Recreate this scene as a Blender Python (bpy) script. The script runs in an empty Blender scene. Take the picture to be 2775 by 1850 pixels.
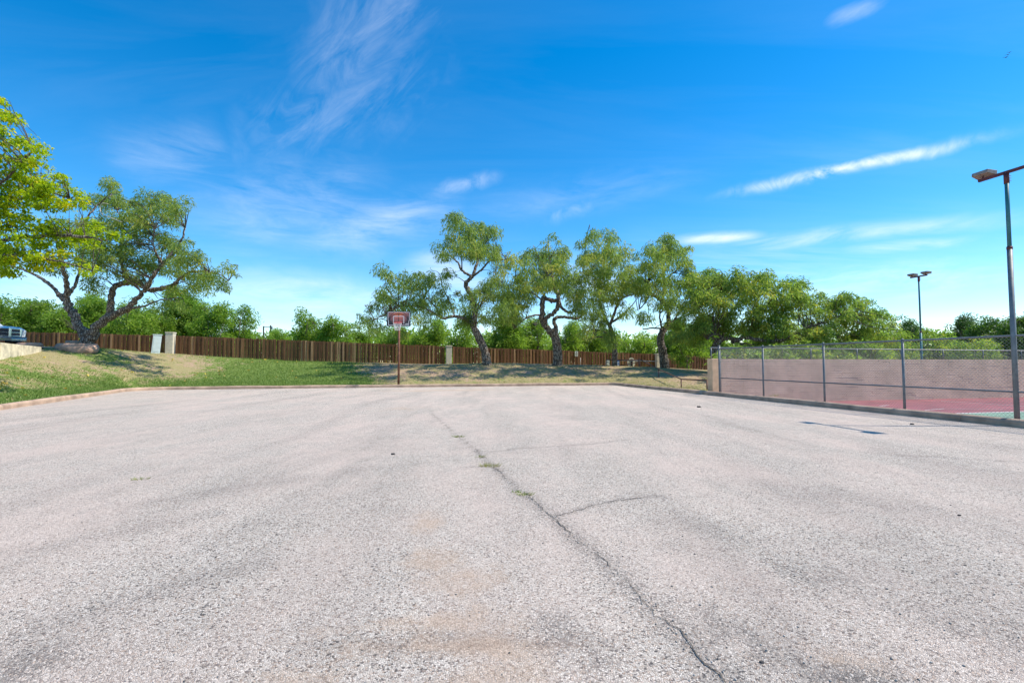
import bpy, math, random
import numpy as np
from mathutils import Vector

random.seed(7)
rng = np.random.default_rng(11)
scene = bpy.context.scene
COL = scene.collection

# ------------------------------------------------------------------ camera
F, CX, CY, HC = 1330.0, 1387.5, 925.0, 1.30
PITCH = math.atan(58.0 / F)
cam = bpy.data.cameras.new('camera')
cam.sensor_fit = 'HORIZONTAL'
cam.sensor_width = 36.0
cam.lens = F / 2775.0 * 36.0
cam.clip_start = 0.05
cam.clip_end = 6000.0
cam_o = bpy.data.objects.new('camera', cam)
cam_o.location = (0, 0, HC)
cam_o.rotation_euler = (math.pi / 2 + PITCH, 0, 0)
COL.objects.link(cam_o)
scene.camera = cam_o

# ------------------------------------------------------------------ light and sky
SUN_EL, SUN_AZ = math.radians(54), math.radians(91)      # azimuth clockwise from +Y, +X is 90
SUN_DIR = Vector((math.sin(SUN_AZ) * math.cos(SUN_EL), math.cos(SUN_AZ) * math.cos(SUN_EL), math.sin(SUN_EL)))
sun = bpy.data.lights.new('sun', 'SUN')
sun.energy = 4.1
sun.angle = math.radians(0.5)
sun.color = (1.0, 0.93, 0.81)
sun_o = bpy.data.objects.new('sun', sun)
sun_o.rotation_euler = (-SUN_DIR).to_track_quat('-Z', 'Y').to_euler()
sun_o.location = (30, 0, 40)
COL.objects.link(sun_o)

scene.view_settings.view_transform = 'Standard'
scene.view_settings.look = 'None'
scene.view_settings.exposure = 0.60
scene.view_settings.gamma = 1.0
scene.view_settings.use_curve_mapping = False
scene.cycles.max_bounces = 6
scene.cycles.diffuse_bounces = 4
scene.cycles.glossy_bounces = 2
scene.cycles.transmission_bounces = 4
scene.cycles.transparent_max_bounces = 8
scene.cycles.use_denoising = True


def at(px, py, D):
    """World point on the ray of photo pixel (px, py) at world depth y = D."""
    a = (px - CX) / F
    b = (CY - py) / F
    yd = math.cos(PITCH) - b * math.sin(PITCH)
    zd = math.sin(PITCH) + b * math.cos(PITCH)
    s = D / yd
    return Vector((a * s, D, HC + zd * s))


def ground(px, py, z=0.0):
    a = (px - CX) / F
    b = (CY - py) / F
    yd = math.cos(PITCH) - b * math.sin(PITCH)
    zd = math.sin(PITCH) + b * math.cos(PITCH)
    s = (z - HC) / zd
    return Vector((a * s, yd * s, z))


def direction(px, py):
    v = at(px, py, 1.0) - Vector((0, 0, HC))
    return v.normalized()


class NT:
    """Small helper round a node tree."""
    def __init__(self, tree):
        self.t = tree
        self.n = tree.nodes
        self.l = tree.links

    def new(self, kind, ins=None, **props):
        nd = self.n.new(kind)
        for k, v in props.items():
            setattr(nd, k, v)
        for k, v in (ins or {}).items():
            self.put(nd.inputs[k], v)
        return nd

    def put(self, sock, v):
        if isinstance(v, bpy.types.NodeSocket):
            self.l.new(v, sock)
        elif isinstance(v, (tuple, list)) and len(v) == 3 and sock.type == 'RGBA':
            sock.default_value = (*v, 1.0)
        else:
            sock.default_value = v

    def math(self, op, a, b=0.0, c=0.0, clamp=False):
        nd = self.new('ShaderNodeMath', {0: a, 1: b, 2: c}, operation=op)
        nd.use_clamp = clamp
        return nd.outputs[0]

    def vm(self, op, a, b=(0, 0, 0)):
        nd = self.new('ShaderNodeVectorMath', {0: a, 1: b}, operation=op)
        return nd.outputs['Value'] if op in ('DOT_PRODUCT', 'LENGTH', 'DISTANCE') else nd.outputs['Vector']

    def mix(self, fac, a, b, blend='MIX'):
        nd = self.n.new('ShaderNodeMix')
        nd.data_type = 'RGBA'
        nd.blend_type = blend
        self.put(nd.inputs[0], fac)
        self.put(nd.inputs[6], a)
        self.put(nd.inputs[7], b)
        return nd.outputs[2]

    def ramp(self, fac, stops, interp='LINEAR'):
        nd = self.n.new('ShaderNodeValToRGB')
        cr = nd.color_ramp
        cr.interpolation = interp
        while len(cr.elements) < len(stops):
            cr.elements.new(0.5)
        for e, (p, c) in zip(cr.elements, stops):
            e.position = p
            e.color = (c, c, c, 1) if isinstance(c, (int, float)) else (*c, 1)
        self.put(nd.inputs[0], fac)
        return nd.outputs[0]

    def noise(self, vec, scale, detail=4.0, rough=0.55, dist=0.0, out=0):
        nd = self.new('ShaderNodeTexNoise', {'Scale': scale, 'Detail': detail, 'Roughness': rough, 'Distortion': dist})
        if vec is not None:
            self.l.new(vec, nd.inputs['Vector'])
        return nd.outputs[out]

    def mapping(self, vec, loc=(0, 0, 0), rot=(0, 0, 0), scale=(1, 1, 1)):
        return self.new('ShaderNodeMapping', {0: vec, 1: loc, 2: rot, 3: scale}).outputs[0]


world = bpy.data.worlds.new('World')
scene.world = world
world.use_nodes = True
W = NT(world.node_tree)
for nd in list(W.n):
    W.n.remove(nd)
sky = W.new('ShaderNodeTexSky', sky_type='NISHITA', sun_disc=False, sun_elevation=SUN_EL, sun_rotation=SUN_AZ,
            altitude=500.0, air_density=1.0, dust_density=0.15, ozone_density=2.2)
dvec = W.new('ShaderNodeTexCoord').outputs['Generated']
hsv = W.new('ShaderNodeHueSaturation', {'Hue': 0.497, 'Saturation': 1.46, 'Value': 1.0, 'Color': sky.outputs[0]})
sep = W.new('ShaderNodeSeparateXYZ', {0: dvec})
zc = W.math('ADD', W.math('MAXIMUM', sep.outputs[2], 0.0), 0.10)
plane = W.new('ShaderNodeCombineXYZ', {0: W.math('DIVIDE', sep.outputs[0], zc), 1: W.math('DIVIDE', sep.outputs[1], zc), 2: 0.0}).outputs[0]
# thin cirrus over the whole dome: fibres drawn out along one direction of the cloud plane
fib = W.noise(W.mapping(plane, rot=(0, 0, math.radians(-24)), scale=(0.5, 2.2, 1)), 1.4, 7, 0.6, 0.7)
cov = W.noise(W.mapping(plane, loc=(3.1, 1.7, 0), scale=(0.32, 0.5, 1)), 1.0, 3, 0.55, 0.3)
cirrus = W.math('MULTIPLY', W.ramp(fib, [(0.42, 0), (0.80, 1)]), W.ramp(cov, [(0.42, 0), (0.70, 1)]))
low = W.ramp(sep.outputs[2], [(0.02, 0.6), (0.20, 0.45), (0.36, 0.10), (0.6, 0.05)])
cirrus = W.math('MULTIPLY', cirrus, low)
warp = W.vm('SUBTRACT', W.noise(dvec, 4.5, 5, 0.62, 0.3, out=1), (0.5, 0.5, 0.5))
# fibres of the level clouds (rising a little to the right) and of the tall plume
flat_f = W.noise(W.mapping(dvec, rot=(0, math.radians(9), 0), scale=(5.5, 5.5, 24)), 1.2, 8, 0.64, 0.5)
tall_f = W.noise(W.mapping(dvec, rot=(0, math.radians(-22), 0), scale=(17, 9, 8)), 0.9, 8, 0.62, 0.9)
puff_f = W.noise(dvec, 16, 7, 0.64, 0.6)
pa_, pb_ = direction(1150, -60), direction(700, 420)
pax = (pb_ - pa_).normalized()
pno = ((pa_ + pb_) / 2).cross(pax).normalized()
plume_v = W.new('ShaderNodeCombineXYZ', {0: W.math('MULTIPLY', W.vm('DOT_PRODUCT', dvec, tuple(pax)), 5.0),
                                         1: W.math('MULTIPLY', W.vm('DOT_PRODUCT', dvec, tuple(pno)), 15.0), 2: 0.0}).outputs[0]
plume_f = W.noise(plume_v, 1.3, 9, 0.66, 1.1)


def cloud(p0, p1, width, gain, core=(0.34, 0.66), fibre=None, wf=1.6):
    """A single drawn-out cloud between two sky directions."""
    a, b = direction(*p0), direction(*p1)
    c = ((a + b) / 2).normalized()
    ax = (b - a).normalized()
    n = c.cross(ax).normalized()
    half = (b - a).length / 2
    rel = W.vm('ADD', W.vm('SUBTRACT', dvec, tuple(c)), W.vm('MULTIPLY', warp, (width * wf,) * 3))
    u = W.math('DIVIDE', W.vm('DOT_PRODUCT', rel, tuple(ax)), half)
    v = W.math('DIVIDE', W.vm('DOT_PRODUCT', rel, tuple(n)), width)
    front = W.math('GREATER_THAN', W.vm('DOT_PRODUCT', dvec, tuple(c)), 0.2)
    q = W.math('ADD', W.math('POWER', W.math('ABSOLUTE', u), 3.0), W.math('MULTIPLY', v, v))
    g = W.math('MULTIPLY', W.math('EXPONENT', W.math('MULTIPLY', q, -1.3)), front)
    fb = W.ramp(flat_f if fibre is None else fibre, [(core[0], 0), (core[1], 1)])
    return W.math('MULTIPLY', W.math('MULTIPLY', g, fb), gain)


cl = [cloud((2010, 517), (2640, 386), 0.0095, 0.95, (0.34, 0.64), puff_f, 3.6),
      cloud((2240, 62), (2400, 2), 0.012, 0.42, (0.25, 0.7)),
      cloud((1170, -80), (880, 330), 0.095, 0.25, (0.32, 0.82), plume_f, 3.0),
      cloud((1020, 250), (640, 420), 0.06, 0.24, (0.36, 0.80), plume_f, 3.0),
      cloud((640, 480), (630, 290), 0.02, 0.10, (0.3, 0.75), tall_f, 3.5),
      cloud((300, 430), (600, 420), 0.05, 0.20),
      cloud((1170, 525), (1350, 478), 0.014, 0.34, (0.3, 0.65), puff_f, 2.5),
      cloud((800, 650), (1230, 570), 0.045, 0.42, (0.3, 0.72)),
      cloud((560, 790), (1060, 815), 0.045, 0.5, (0.26, 0.68)),
      cloud((1480, 590), (1610, 550), 0.014, 0.30, (0.3, 0.7), puff_f, 2.5),
      cloud((1830, 652), (2060, 640), 0.010, 0.72, (0.2, 0.55)),
      cloud((1900, 672), (2740, 600), 0.015, 0.48, (0.3, 0.66)),
      cloud((2290, 682), (2640, 655), 0.010, 0.5, (0.25, 0.6)),
      cloud((2080, 790), (2760, 745), 0.03, 0.5),
      cloud((480, 610), (1020, 520), 0.08, 0.30, (0.30, 0.75)),
      cloud((1250, 570), (1900, 480), 0.035, 0.16, (0.30, 0.75)),
      cloud((-40, 790), (330, 770), 0.03, 0.5),
      cloud((1100, 715), (1330, 770), 0.035, 0.6, (0.28, 0.66)),
      cloud((1480, 720), (1760, 800), 0.05, 0.55)]
tot = cirrus
for c in cl:
    tot = W.math('MAXIMUM', tot, c)
tot = W.math('MINIMUM', tot, 0.9)
skyc = W.mix(tot, hsv.outputs[0], (5.6, 5.9, 6.3))
bg = W.new('ShaderNodeBackground', {'Color': skyc, 'Strength': 0.145})
wo = W.new('ShaderNodeOutputWorld', {'Surface': bg.outputs[0]})


# ------------------------------------------------------------------ numpy noise
def vnoise(x, y, seed=0):
    xi = np.floor(x).astype(np.int64)
    yi = np.floor(y).astype(np.int64)
    fx, fy = x - xi, y - yi
    fx = fx * fx * (3 - 2 * fx)
    fy = fy * fy * (3 - 2 * fy)

    def h(a, b):
        n = (a * 374761393 + b * 668265263 + seed * 362437) & 0x7fffffff
        n = ((n ^ (n >> 13)) * 1274126177) & 0x7fffffff
        return ((n ^ (n >> 16)) & 0xffff) / 65535.0
    return (h(xi, yi) * (1 - fx) + h(xi + 1, yi) * fx) * (1 - fy) + (h(xi, yi + 1) * (1 - fx) + h(xi + 1, yi + 1) * fx) * fy


def fbm(x, y, seed=0, octv=4, gain=0.5):
    x = np.asarray(x, float)
    y = np.asarray(y, float)
    s, a, t = 0.0, 1.0, 0.0
    for k in range(octv):
        s = s + a * vnoise(x * 2 ** k + 17.3 * k, y * 2 ** k - 9.1 * k, seed + k)
        t += a
        a *= gain
    return s / t


def sstep(a, b, x):
    t = np.clip((np.asarray(x, float) - a) / (b - a), 0, 1)
    return t * t * (3 - 2 * t)


# ------------------------------------------------------------------ object helpers
def tag(o, label=None, category=None, group=None, kind=None):
    for k, v in (('label', label), ('category', category), ('group', group), ('kind', kind)):
        if v:
            o[k] = v
    return o


def empty(name, loc, rz=0.0):
    o = bpy.data.objects.new(name, None)
    o.empty_display_size = 0.2
    o.location = loc
    o.rotation_euler = (0, 0, rz)
    COL.objects.link(o)
    return o


def link(name, me, parent=None, loc=None):
    o = bpy.data.objects.new(name, me)
    COL.objects.link(o)
    if parent is not None:
        o.parent = parent
    if loc is not None:
        o.location = loc
    return o


def mesh_np(name, verts, faces, material, smooth=False, attrs=None):
    """faces: (n,3) or (n,4) integer array."""
    verts = np.asarray(verts, np.float32)
    faces = np.asarray(faces, np.int32)
    me = bpy.data.meshes.new(name)
    k = faces.shape[1]
    me.vertices.add(len(verts))
    me.vertices.foreach_set('co', verts.ravel())
    me.loops.add(faces.size)
    me.loops.foreach_set('vertex_index', faces.ravel())
    me.polygons.add(len(faces))
    me.polygons.foreach_set('loop_start', np.arange(0, faces.size, k, dtype=np.int32))
    me.polygons.foreach_set('loop_total', np.full(len(faces), k, np.int32))
    if smooth:
        me.polygons.foreach_set('use_smooth', np.ones(len(faces), bool))
    me.update(calc_edges=True)
    for an, av in (attrs or {}).items():
        at_ = me.attributes.new(an, 'FLOAT', 'POINT')
        at_.data.foreach_set('value', np.asarray(av, np.float32))
    if material is not None:
        me.materials.append(material)
    return me


class MB:
    """Collects simple solids into one mesh."""
    def __init__(self):
        self.v, self.f = [], []

    def add(self, vs, fs):
        b = len(self.v)
        self.v += [tuple(v) for v in vs]
        self.f += [tuple(b + i for i in f) for f in fs]
        return self

    def box(self, c, s, rz=0.0, taper=1.0):
        cx, cy, cz = c
        sx, sy, sz = s[0] / 2, s[1] / 2, s[2] / 2
        co, si = math.cos(rz), math.sin(rz)
        vs = []
        for z, t in ((-sz, 1.0), (sz, taper)):
            for x, y in ((-sx, -sy), (sx, -sy), (sx, sy), (-sx, sy)):
                x, y = x * t, y * t
                vs.append((cx + x * co - y * si, cy + x * si + y * co, cz + z))
        return self.add(vs, [(3, 2, 1, 0), (4, 5, 6, 7), (0, 1, 5, 4), (1, 2, 6, 5), (2, 3, 7, 6), (3, 0, 4, 7)])

    def tube(self, pts, rad, n=8, cap=True):
        pts = [Vector(p) for p in pts]
        if not isinstance(rad, (list, tuple, np.ndarray)):
            rad = [rad] * len(pts)
        rings, up = [], None
        for i, p in enumerate(pts):
            d = (pts[min(i + 1, len(pts) - 1)] - pts[max(i - 1, 0)])
            d = d.normalized() if d.length > 1e-9 else Vector((0, 0, 1))
            if up is None:
                up = d.orthogonal().normalized()
            up = (up - d * up.dot(d))
            up = up.normalized() if up.length > 1e-6 else d.orthogonal().normalized()
            s = d.cross(up)
            rings.append([p + (up * math.cos(2 * math.pi * k / n) + s * math.sin(2 * math.pi * k / n)) * rad[i] for k in range(n)])
        b = len(self.v)
        for r in rings:
            self.v += [tuple(q) for q in r]
        for i in range(len(pts) - 1):
            for k in range(n):
                a, c = b + i * n + k, b + i * n + (k + 1) % n
                self.f.append((a, c, c + n, a + n))
        if cap:
            self.f.append(tuple(b + k for k in range(n))[::-1])
            self.f.append(tuple(b + (len(pts) - 1) * n + k for k in range(n)))
        return self

    def prism(self, poly, axis_from, axis_to):
        """poly: list of 3D points, extruded by vector axis_to - axis_from."""
        d = Vector(axis_to) - Vector(axis_from)
        n = len(poly)
        vs = [Vector(p) for p in poly] + [Vector(p) + d for p in poly]
        fs = [tuple(range(n))[::-1], tuple(range(n, 2 * n))]
        fs += [(i, (i + 1) % n, n + (i + 1) % n, n + i) for i in range(n)]
        return self.add(vs, fs)

    def mesh(self, name, material, smooth=False):
        me = bpy.data.meshes.new(name)
        me.from_pydata(self.v, [], self.f)
        if material:
            me.materials.append(material)
        if smooth:
            me.polygons.foreach_set('use_smooth', [True] * len(me.polygons))
        me.update()
        return me

    def build(self, name, material, parent=None, smooth=False, bevel=0.0):
        o = link(name, self.mesh(name, material, smooth), parent)
        if bevel:
            m = o.modifiers.new('edge', 'BEVEL')
            m.width = bevel
            m.segments = 2
            m.limit_method = 'ANGLE'
        return o


# ------------------------------------------------------------------ materials
def material(name):
    m = bpy.data.materials.new(name)
    m.use_nodes = True
    t = NT(m.node_tree)
    bs = t.n['Principled BSDF']
    return m, t, bs


def bump(t, bs, height, strength=0.4, dist=0.02):
    b = t.new('ShaderNodeBump', {'Height': height, 'Strength': strength, 'Distance': dist})
    t.l.new(b.outputs[0], bs.inputs['Normal'])


def simple(name, color, rough=0.6, metal=0.0, vary=0.12, scale=6.0, bump_s=0.0, spec=None, detail=5):
    m, t, bs = material(name)
    co = t.new('ShaderNodeTexCoord').outputs['Object']
    nz = t.noise(co, scale, detail)
    dark = tuple(c * (1 - vary * 1.4) for c in color)
    lite = tuple(min(1, c * (1 + vary)) for c in color)
    t.put(bs.inputs['Base Color'], t.ramp(nz, [(0.3, dark), (0.7, lite)]))
    bs.inputs['Roughness'].default_value = rough
    bs.inputs['Metallic'].default_value = metal
    if spec is not None:
        bs.inputs['Specular IOR Level'].default_value = spec
    if bump_s:
        bump(t, bs, t.noise(co, scale * 6, 4), bump_s, 0.01)
    return m


def leaf_material(name, stops, trans=0.35, hue_by=None):
    m, t, bs = material(name)
    tint = t.new('ShaderNodeAttribute', attribute_name='tint').outputs['Fac']
    col = t.ramp(tint, stops)
    t.put(bs.inputs['Base Color'], col)
    bs.inputs['Roughness'].default_value = 0.55
    bs.inputs['Specular IOR Level'].default_value = 0.35
    tr = t.new('ShaderNodeBsdfTranslucent', {'Color': t.mix(1.0, col, (1.25, 1.3, 0.75), 'MULTIPLY')})
    mx = t.new('ShaderNodeMixShader', {0: trans, 1: bs.outputs[0], 2: tr.outputs[0]})
    t.l.new(mx.outputs[0], t.n['Material Output'].inputs['Surface'])
    return m


M = {}
M['mesquite'] = leaf_material('mesquite_leaves', [(0.0, (0.11, 0.18, 0.042)), (0.45, (0.205, 0.30, 0.065)), (0.8, (0.31, 0.385, 0.09)), (1.0, (0.46, 0.43, 0.09))], 0.55)
M['mistletoe'] = leaf_material('mistletoe_leaves', [(0.0, (0.08, 0.12, 0.024)), (1.0, (0.22, 0.25, 0.045))], 0.45)
M['bright'] = leaf_material('bright_brush_leaves', [(0.0, (0.11, 0.20, 0.026)), (0.5, (0.215, 0.35, 0.045)), (1.0, (0.34, 0.45, 0.075))], 0.58)
M['broad'] = leaf_material('broad_yellow_green_leaves', [(0.0, (0.16, 0.25, 0.008)), (0.55, (0.32, 0.44, 0.010)), (0.85, (0.48, 0.53, 0.014)), (1.0, (0.72, 0.60, 0.02))], 0.55)
M['oak'] = leaf_material('spreading_tree_leaves', [(0.0, (0.12, 0.205, 0.042)), (0.5, (0.215, 0.325, 0.068)), (0.85, (0.32, 0.40, 0.085)), (1.0, (0.48, 0.43, 0.08))], 0.58)
M['dark'] = leaf_material('dark_green_leaves', [(0.0, (0.03, 0.085, 0.018)), (0.6, (0.075, 0.16, 0.022)), (1.0, (0.15, 0.25, 0.03))], 0.35)
M['grass'] = leaf_material('lawn_grass', [(0.0, (0.11, 0.20, 0.035)), (0.45, (0.21, 0.29, 0.065)), (0.6, (0.36, 0.32, 0.14)), (1.0, (0.54, 0.44, 0.26))], 0.3)
M['fallen'] = leaf_material('fallen_leaves', [(0.0, (0.45, 0.33, 0.10)), (1.0, (0.75, 0.58, 0.08))], 0.2)

# bark
m, t, bs = material('rough_bark')
co = t.new('ShaderNodeTexCoord').outputs['Object']
st = t.mapping(co, scale=(1, 1, 0.28))
vb = t.new('ShaderNodeTexVoronoi', {'Vector': st, 'Scale': 11.0, 'Randomness': 1.0}, feature='DISTANCE_TO_EDGE').outputs[0]
nb = t.noise(st, 16, 6, 0.65)
h = t.math('MULTIPLY', t.ramp(vb, [(0.0, 0), (0.22, 1)]), t.math('ADD', nb, 0.35))
t.put(bs.inputs['Base Color'], t.ramp(h, [(0.05, (0.05, 0.037, 0.028)), (0.4, (0.18, 0.136, 0.105)), (0.9, (0.38, 0.32, 0.27))]))
bs.inputs['Roughness'].default_value = 0.95
bump(t, bs, h, 0.9, 0.05)
M['bark'] = m
M['twig'] = simple('thin_twig_bark', (0.10, 0.078, 0.062), 0.9, vary=0.3, scale=9)
M['vine'] = simple('pale_dead_vine', (0.5, 0.46, 0.40), 0.9)

# chip-seal lot
TH0 = math.radians(12.6)
m, t, bs = material('chip_seal_gravel')
co = t.new('ShaderNodeTexCoord').outputs['Object']
dirt = t.new('ShaderNodeAttribute', attribute_name='dirt').outputs['Fac']
worn = t.new('ShaderNodeAttribute', attribute_name='worn').outputs['Fac']
cw = t.vm('ADD', co, t.vm('MULTIPLY', t.vm('SUBTRACT', t.noise(co, 60, 2, out=1), (0.5, 0.5, 0.5)), (0.012, 0.012, 0.012)))
v1 = t.new('ShaderNodeTexVoronoi', {'Vector': cw, 'Scale': 112.0})
v1e = t.new('ShaderNodeTexVoronoi', {'Vector': cw, 'Scale': 112.0}, feature='DISTANCE_TO_EDGE').outputs[0]
cell = t.new('ShaderNodeSeparateColor', {0: v1.outputs['Color']})
val = t.ramp(cell.outputs[0], [(0.0, (0.055, 0.05, 0.048)), (0.07, (0.12, 0.11, 0.105)), (0.15, (0.46, 0.39, 0.325)), (0.5, (0.65, 0.565, 0.48)), (1.0, (0.79, 0.71, 0.62))])
tan = t.mix(t.math('MULTIPLY', t.ramp(cell.outputs[1], [(0.80, 0), (0.9, 1)]), 0.6), val, (0.55, 0.38, 0.27))
gap = t.ramp(v1e, [(0.0, 0.50), (0.12, 1.0)])
chips = t.mix(1.0, tan, gap, 'MULTIPLY')
big = t.noise(t.mapping(co, rot=(0, 0, -TH0), scale=(1, 0.45, 1)), 0.7, 7, 0.64)
pink = t.mix(t.math('MULTIPLY', t.ramp(big, [(0.42, 0), (0.62, 1)]), 0.55), chips, (0.66, 0.515, 0.43))
mid = t.noise(co, 2.6, 6, 0.62)
streak = t.noise(t.mapping(co, rot=(0, 0, -TH0), scale=(1.15, 0.13, 1)), 1.0, 7, 0.62, 0.5)
dk = t.math('MULTIPLY', t.ramp(streak, [(0.46, 0), (0.74, 1)]), 0.40)
g1 = t.mix(t.math('ADD', dk, t.math('MULTIPLY', t.ramp(mid, [(0.45, 0), (0.75, 1)]), 0.20)), pink,
           t.mix(1.0, chips, (0.52, 0.52, 0.53), 'MULTIPLY'))
# dark binder showing in the worn bands
dk2 = t.ramp(t.math('ADD', cell.outputs[2], t.math('MULTIPLY', worn, 0.75)), [(0.62, 0), (0.88, 1)])
g2 = t.mix(t.math('MULTIPLY', dk2, t.math('MINIMUM', worn, 1.0)), g1, (0.085, 0.078, 0.074))
sand = t.mix(t.ramp(t.noise(co, 60, 5, 0.8), [(0.35, 0), (0.6, 1)]), (0.36, 0.25, 0.17), (0.65, 0.48, 0.355))
dn = t.math('ADD', t.math('MULTIPLY', dirt, 1.25), t.math('ADD', t.math('MULTIPLY', t.math('SUBTRACT', t.noise(co, 7, 9, 0.75), 0.5), 1.5), t.math('MULTIPLY', v1.outputs[0], -0.45)))
g3 = t.mix(t.math('MULTIPLY', t.ramp(dn, [(0.26, 0), (0.80, 1)]), 0.70), g2, sand)
rust = t.new('ShaderNodeAttribute', attribute_name='rust').outputs['Fac']
rn = t.math('ADD', rust, t.math('MULTIPLY', t.math('SUBTRACT', t.noise(co, 90, 6, 0.8), 0.5), 2.2))
g3 = t.mix(t.math('MULTIPLY', t.ramp(rn, [(0.35, 0), (0.85, 1)]), t.math('MINIMUM', t.math('MULTIPLY', rust, 1.6), 0.85)), g3, (0.27, 0.18, 0.125))
t.put(bs.inputs['Base Color'], g3)
bs.inputs['Roughness'].default_value = 0.9
bs.inputs['Specular IOR Level'].default_value = 0.25
hh = t.math('ADD', t.math('MULTIPLY', t.ramp(v1e, [(0, 0), (0.22, 1)]), t.math('ADD', cell.outputs[1], 0.3)), t.math('MULTIPLY', mid, 0.6))
bump(t, bs, hh, 0.75, 0.007)
M['lot'] = m

# bank: soil, dry grass and green turf
m, t, bs = material('bank_soil_and_turf')
co = t.new('ShaderNodeTexCoord').outputs['Object']
green = t.new('ShaderNodeAttribute', attribute_name='green').outputs['Fac']
dry = t.new('ShaderNodeAttribute', attribute_name='dry').outputs['Fac']
n1 = t.noise(co, 2.2, 10, 0.74)
n2 = t.noise(co, 26, 6, 0.7)
soil = t.mix(n2, (0.27, 0.18, 0.12), (0.53, 0.375, 0.265))
straw = t.mix(n2, (0.19, 0.165, 0.07), (0.44, 0.37, 0.19))
turf = t.mix(n2, (0.085, 0.135, 0.028), (0.23, 0.30, 0.075))
f1 = t.ramp(t.math('ADD', dry, t.math('MULTIPLY', t.math('SUBTRACT', n1, 0.5), 3.4)), [(0.38, 0), (0.62, 1)])
f2 = t.ramp(t.math('ADD', green, t.math('MULTIPLY', t.math('SUBTRACT', n1, 0.5), 3.0)), [(0.40, 0), (0.62, 1)])
t.put(bs.inputs['Base Color'], t.mix(f2, t.mix(f1, soil, straw), turf))
bs.inputs['Roughness'].default_value = 1.0
bs.inputs['Specular IOR Level'].default_value = 0.1
bump(t, bs, t.math('ADD', n1, t.math('MULTIPLY', n2, 0.5)), 0.8, 0.06)
M['bank'] = m

M['kerb'] = simple('weathered_kerb_concrete', (0.44, 0.305, 0.215), 0.9, vary=0.28, scale=2.4, bump_s=0.35, detail=8)
M['kerb_far'] = M['kerb']
M['crack'] = simple('open_crack_grit', (0.13, 0.11, 0.09), 1.0, vary=0.5, scale=40, bump_s=0.5)
M['pebble'] = simple('loose_chips', (0.40, 0.365, 0.33), 0.9, vary=0.65, scale=45)
M['dark_stone'] = simple('dark_stone', (0.07, 0.06, 0.055), 0.9, vary=0.3, scale=60)

# fence boards, coloured per board
m, t, bs = material('dark_stained_cedar')
co = t.new('ShaderNodeTexCoord').outputs['Object']
rnd = t.new('ShaderNodeObjectInfo').outputs['Random']
gr = t.noise(t.vm('ADD', t.mapping(co, scale=(14, 14, 0.9)), t.new('ShaderNodeCombineXYZ', {0: t.math('MULTIPLY', rnd, 40), 1: 0.0, 2: t.math('MULTIPLY', rnd, 23)}).outputs[0]), 1.6, 8, 0.65, 0.6)
base = t.ramp(rnd, [(0.0, (0.13, 0.056, 0.022)), (0.5, (0.185, 0.085, 0.034)), (0.86, (0.26, 0.13, 0.056)), (1.0, (0.46, 0.28, 0.15))])
t.put(bs.inputs['Base Color'], t.mix(t.ramp(gr, [(0.35, 0), (0.62, 1)]), t.mix(1.0, base, (0.45, 0.42, 0.40), 'MULTIPLY'), base))
bs.inputs['Roughness'].default_value = 0.85
bump(t, bs, gr, 0.4, 0.01)
M['wood'] = m
M['wood_back'] = simple('fence_rail_wood', (0.10, 0.06, 0.035), 0.9, vary=0.3)
M['pillar'] = simple('cream_stucco', (0.62, 0.56, 0.44), 0.95, vary=0.10, scale=5, bump_s=0.5)
M['stone_wall'] = simple('pale_limestone_retaining_wall', (0.66, 0.58, 0.42), 0.9, vary=0.28, scale=3.2, bump_s=0.4, detail=9)
M['rock'] = simple('pink_sandstone', (0.42, 0.27, 0.20), 0.95, vary=0.28, scale=3.5, bump_s=0.6, detail=8)
M['brick'] = simple('painted_slump_block', (0.66, 0.47, 0.345), 0.92, vary=0.15, scale=1.1, bump_s=0.45, detail=10)
M['mortar'] = simple('wall_mortar', (0.53, 0.375, 0.28), 0.95, vary=0.12)
M['tan'] = simple('tan_painted_pilaster', (0.66, 0.45, 0.27), 0.92, vary=0.12, scale=4, bump_s=0.4)
M['court_red'] = simple('faded_maroon_court_paint', (0.27, 0.085, 0.092), 0.85, vary=0.22, scale=1.3, detail=9)
M['court_green'] = simple('faded_green_court_paint', (0.17, 0.27, 0.19), 0.85, vary=0.2, scale=1.5, detail=9)
M['line'] = simple('worn_white_line_paint', (0.72, 0.69, 0.66), 0.85, vary=0.18, scale=5, detail=9)
M['galv'] = simple('galvanised_steel', (0.185, 0.20, 0.205), 0.55, 0.3, vary=0.18, scale=8)
M['wire'] = simple('galvanised_wire', (0.36, 0.355, 0.34), 0.6, 0.25, vary=0.1)
M['teal'] = simple('teal_painted_pole', (0.035, 0.17, 0.19), 0.5, 0.1, vary=0.2, scale=4)
M['arm'] = simple('rusty_red_arm', (0.13, 0.035, 0.04), 0.6, 0.2, vary=0.3)
M['housing'] = simple('weathered_lamp_housing', (0.30, 0.245, 0.21), 0.6, 0.3, vary=0.25, scale=14)
M['lens'] = simple('lamp_glass', (0.62, 0.64, 0.66), 0.15, 0.0, vary=0.05)
M['rust_post'] = simple('brown_rusted_post', (0.20, 0.085, 0.05), 0.8, 0.1, vary=0.35, scale=7)
M['rail'] = simple('rusty_pipe', (0.19, 0.105, 0.075), 0.75, 0.3, vary=0.35, scale=9)
M['pale_rail'] = simple('pale_grey_pipe', (0.55, 0.49, 0.45), 0.7, 0.1, vary=0.2, scale=7)
M['white'] = simple('white_paint', (0.78, 0.77, 0.75), 0.6, vary=0.06)
M['black'] = simple('black_print', (0.018, 0.018, 0.022), 0.45, vary=0.1)
M['rim'] = simple('red_rim', (0.65, 0.045, 0.03), 0.45, vary=0.12)
M['net'] = simple('white_net_cord', (0.75, 0.72, 0.70), 0.85, vary=0.08)
M['box'] = simple('pale_green_grey_cabinet', (0.56, 0.66, 0.68), 0.5, vary=0.08, scale=4)
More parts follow.
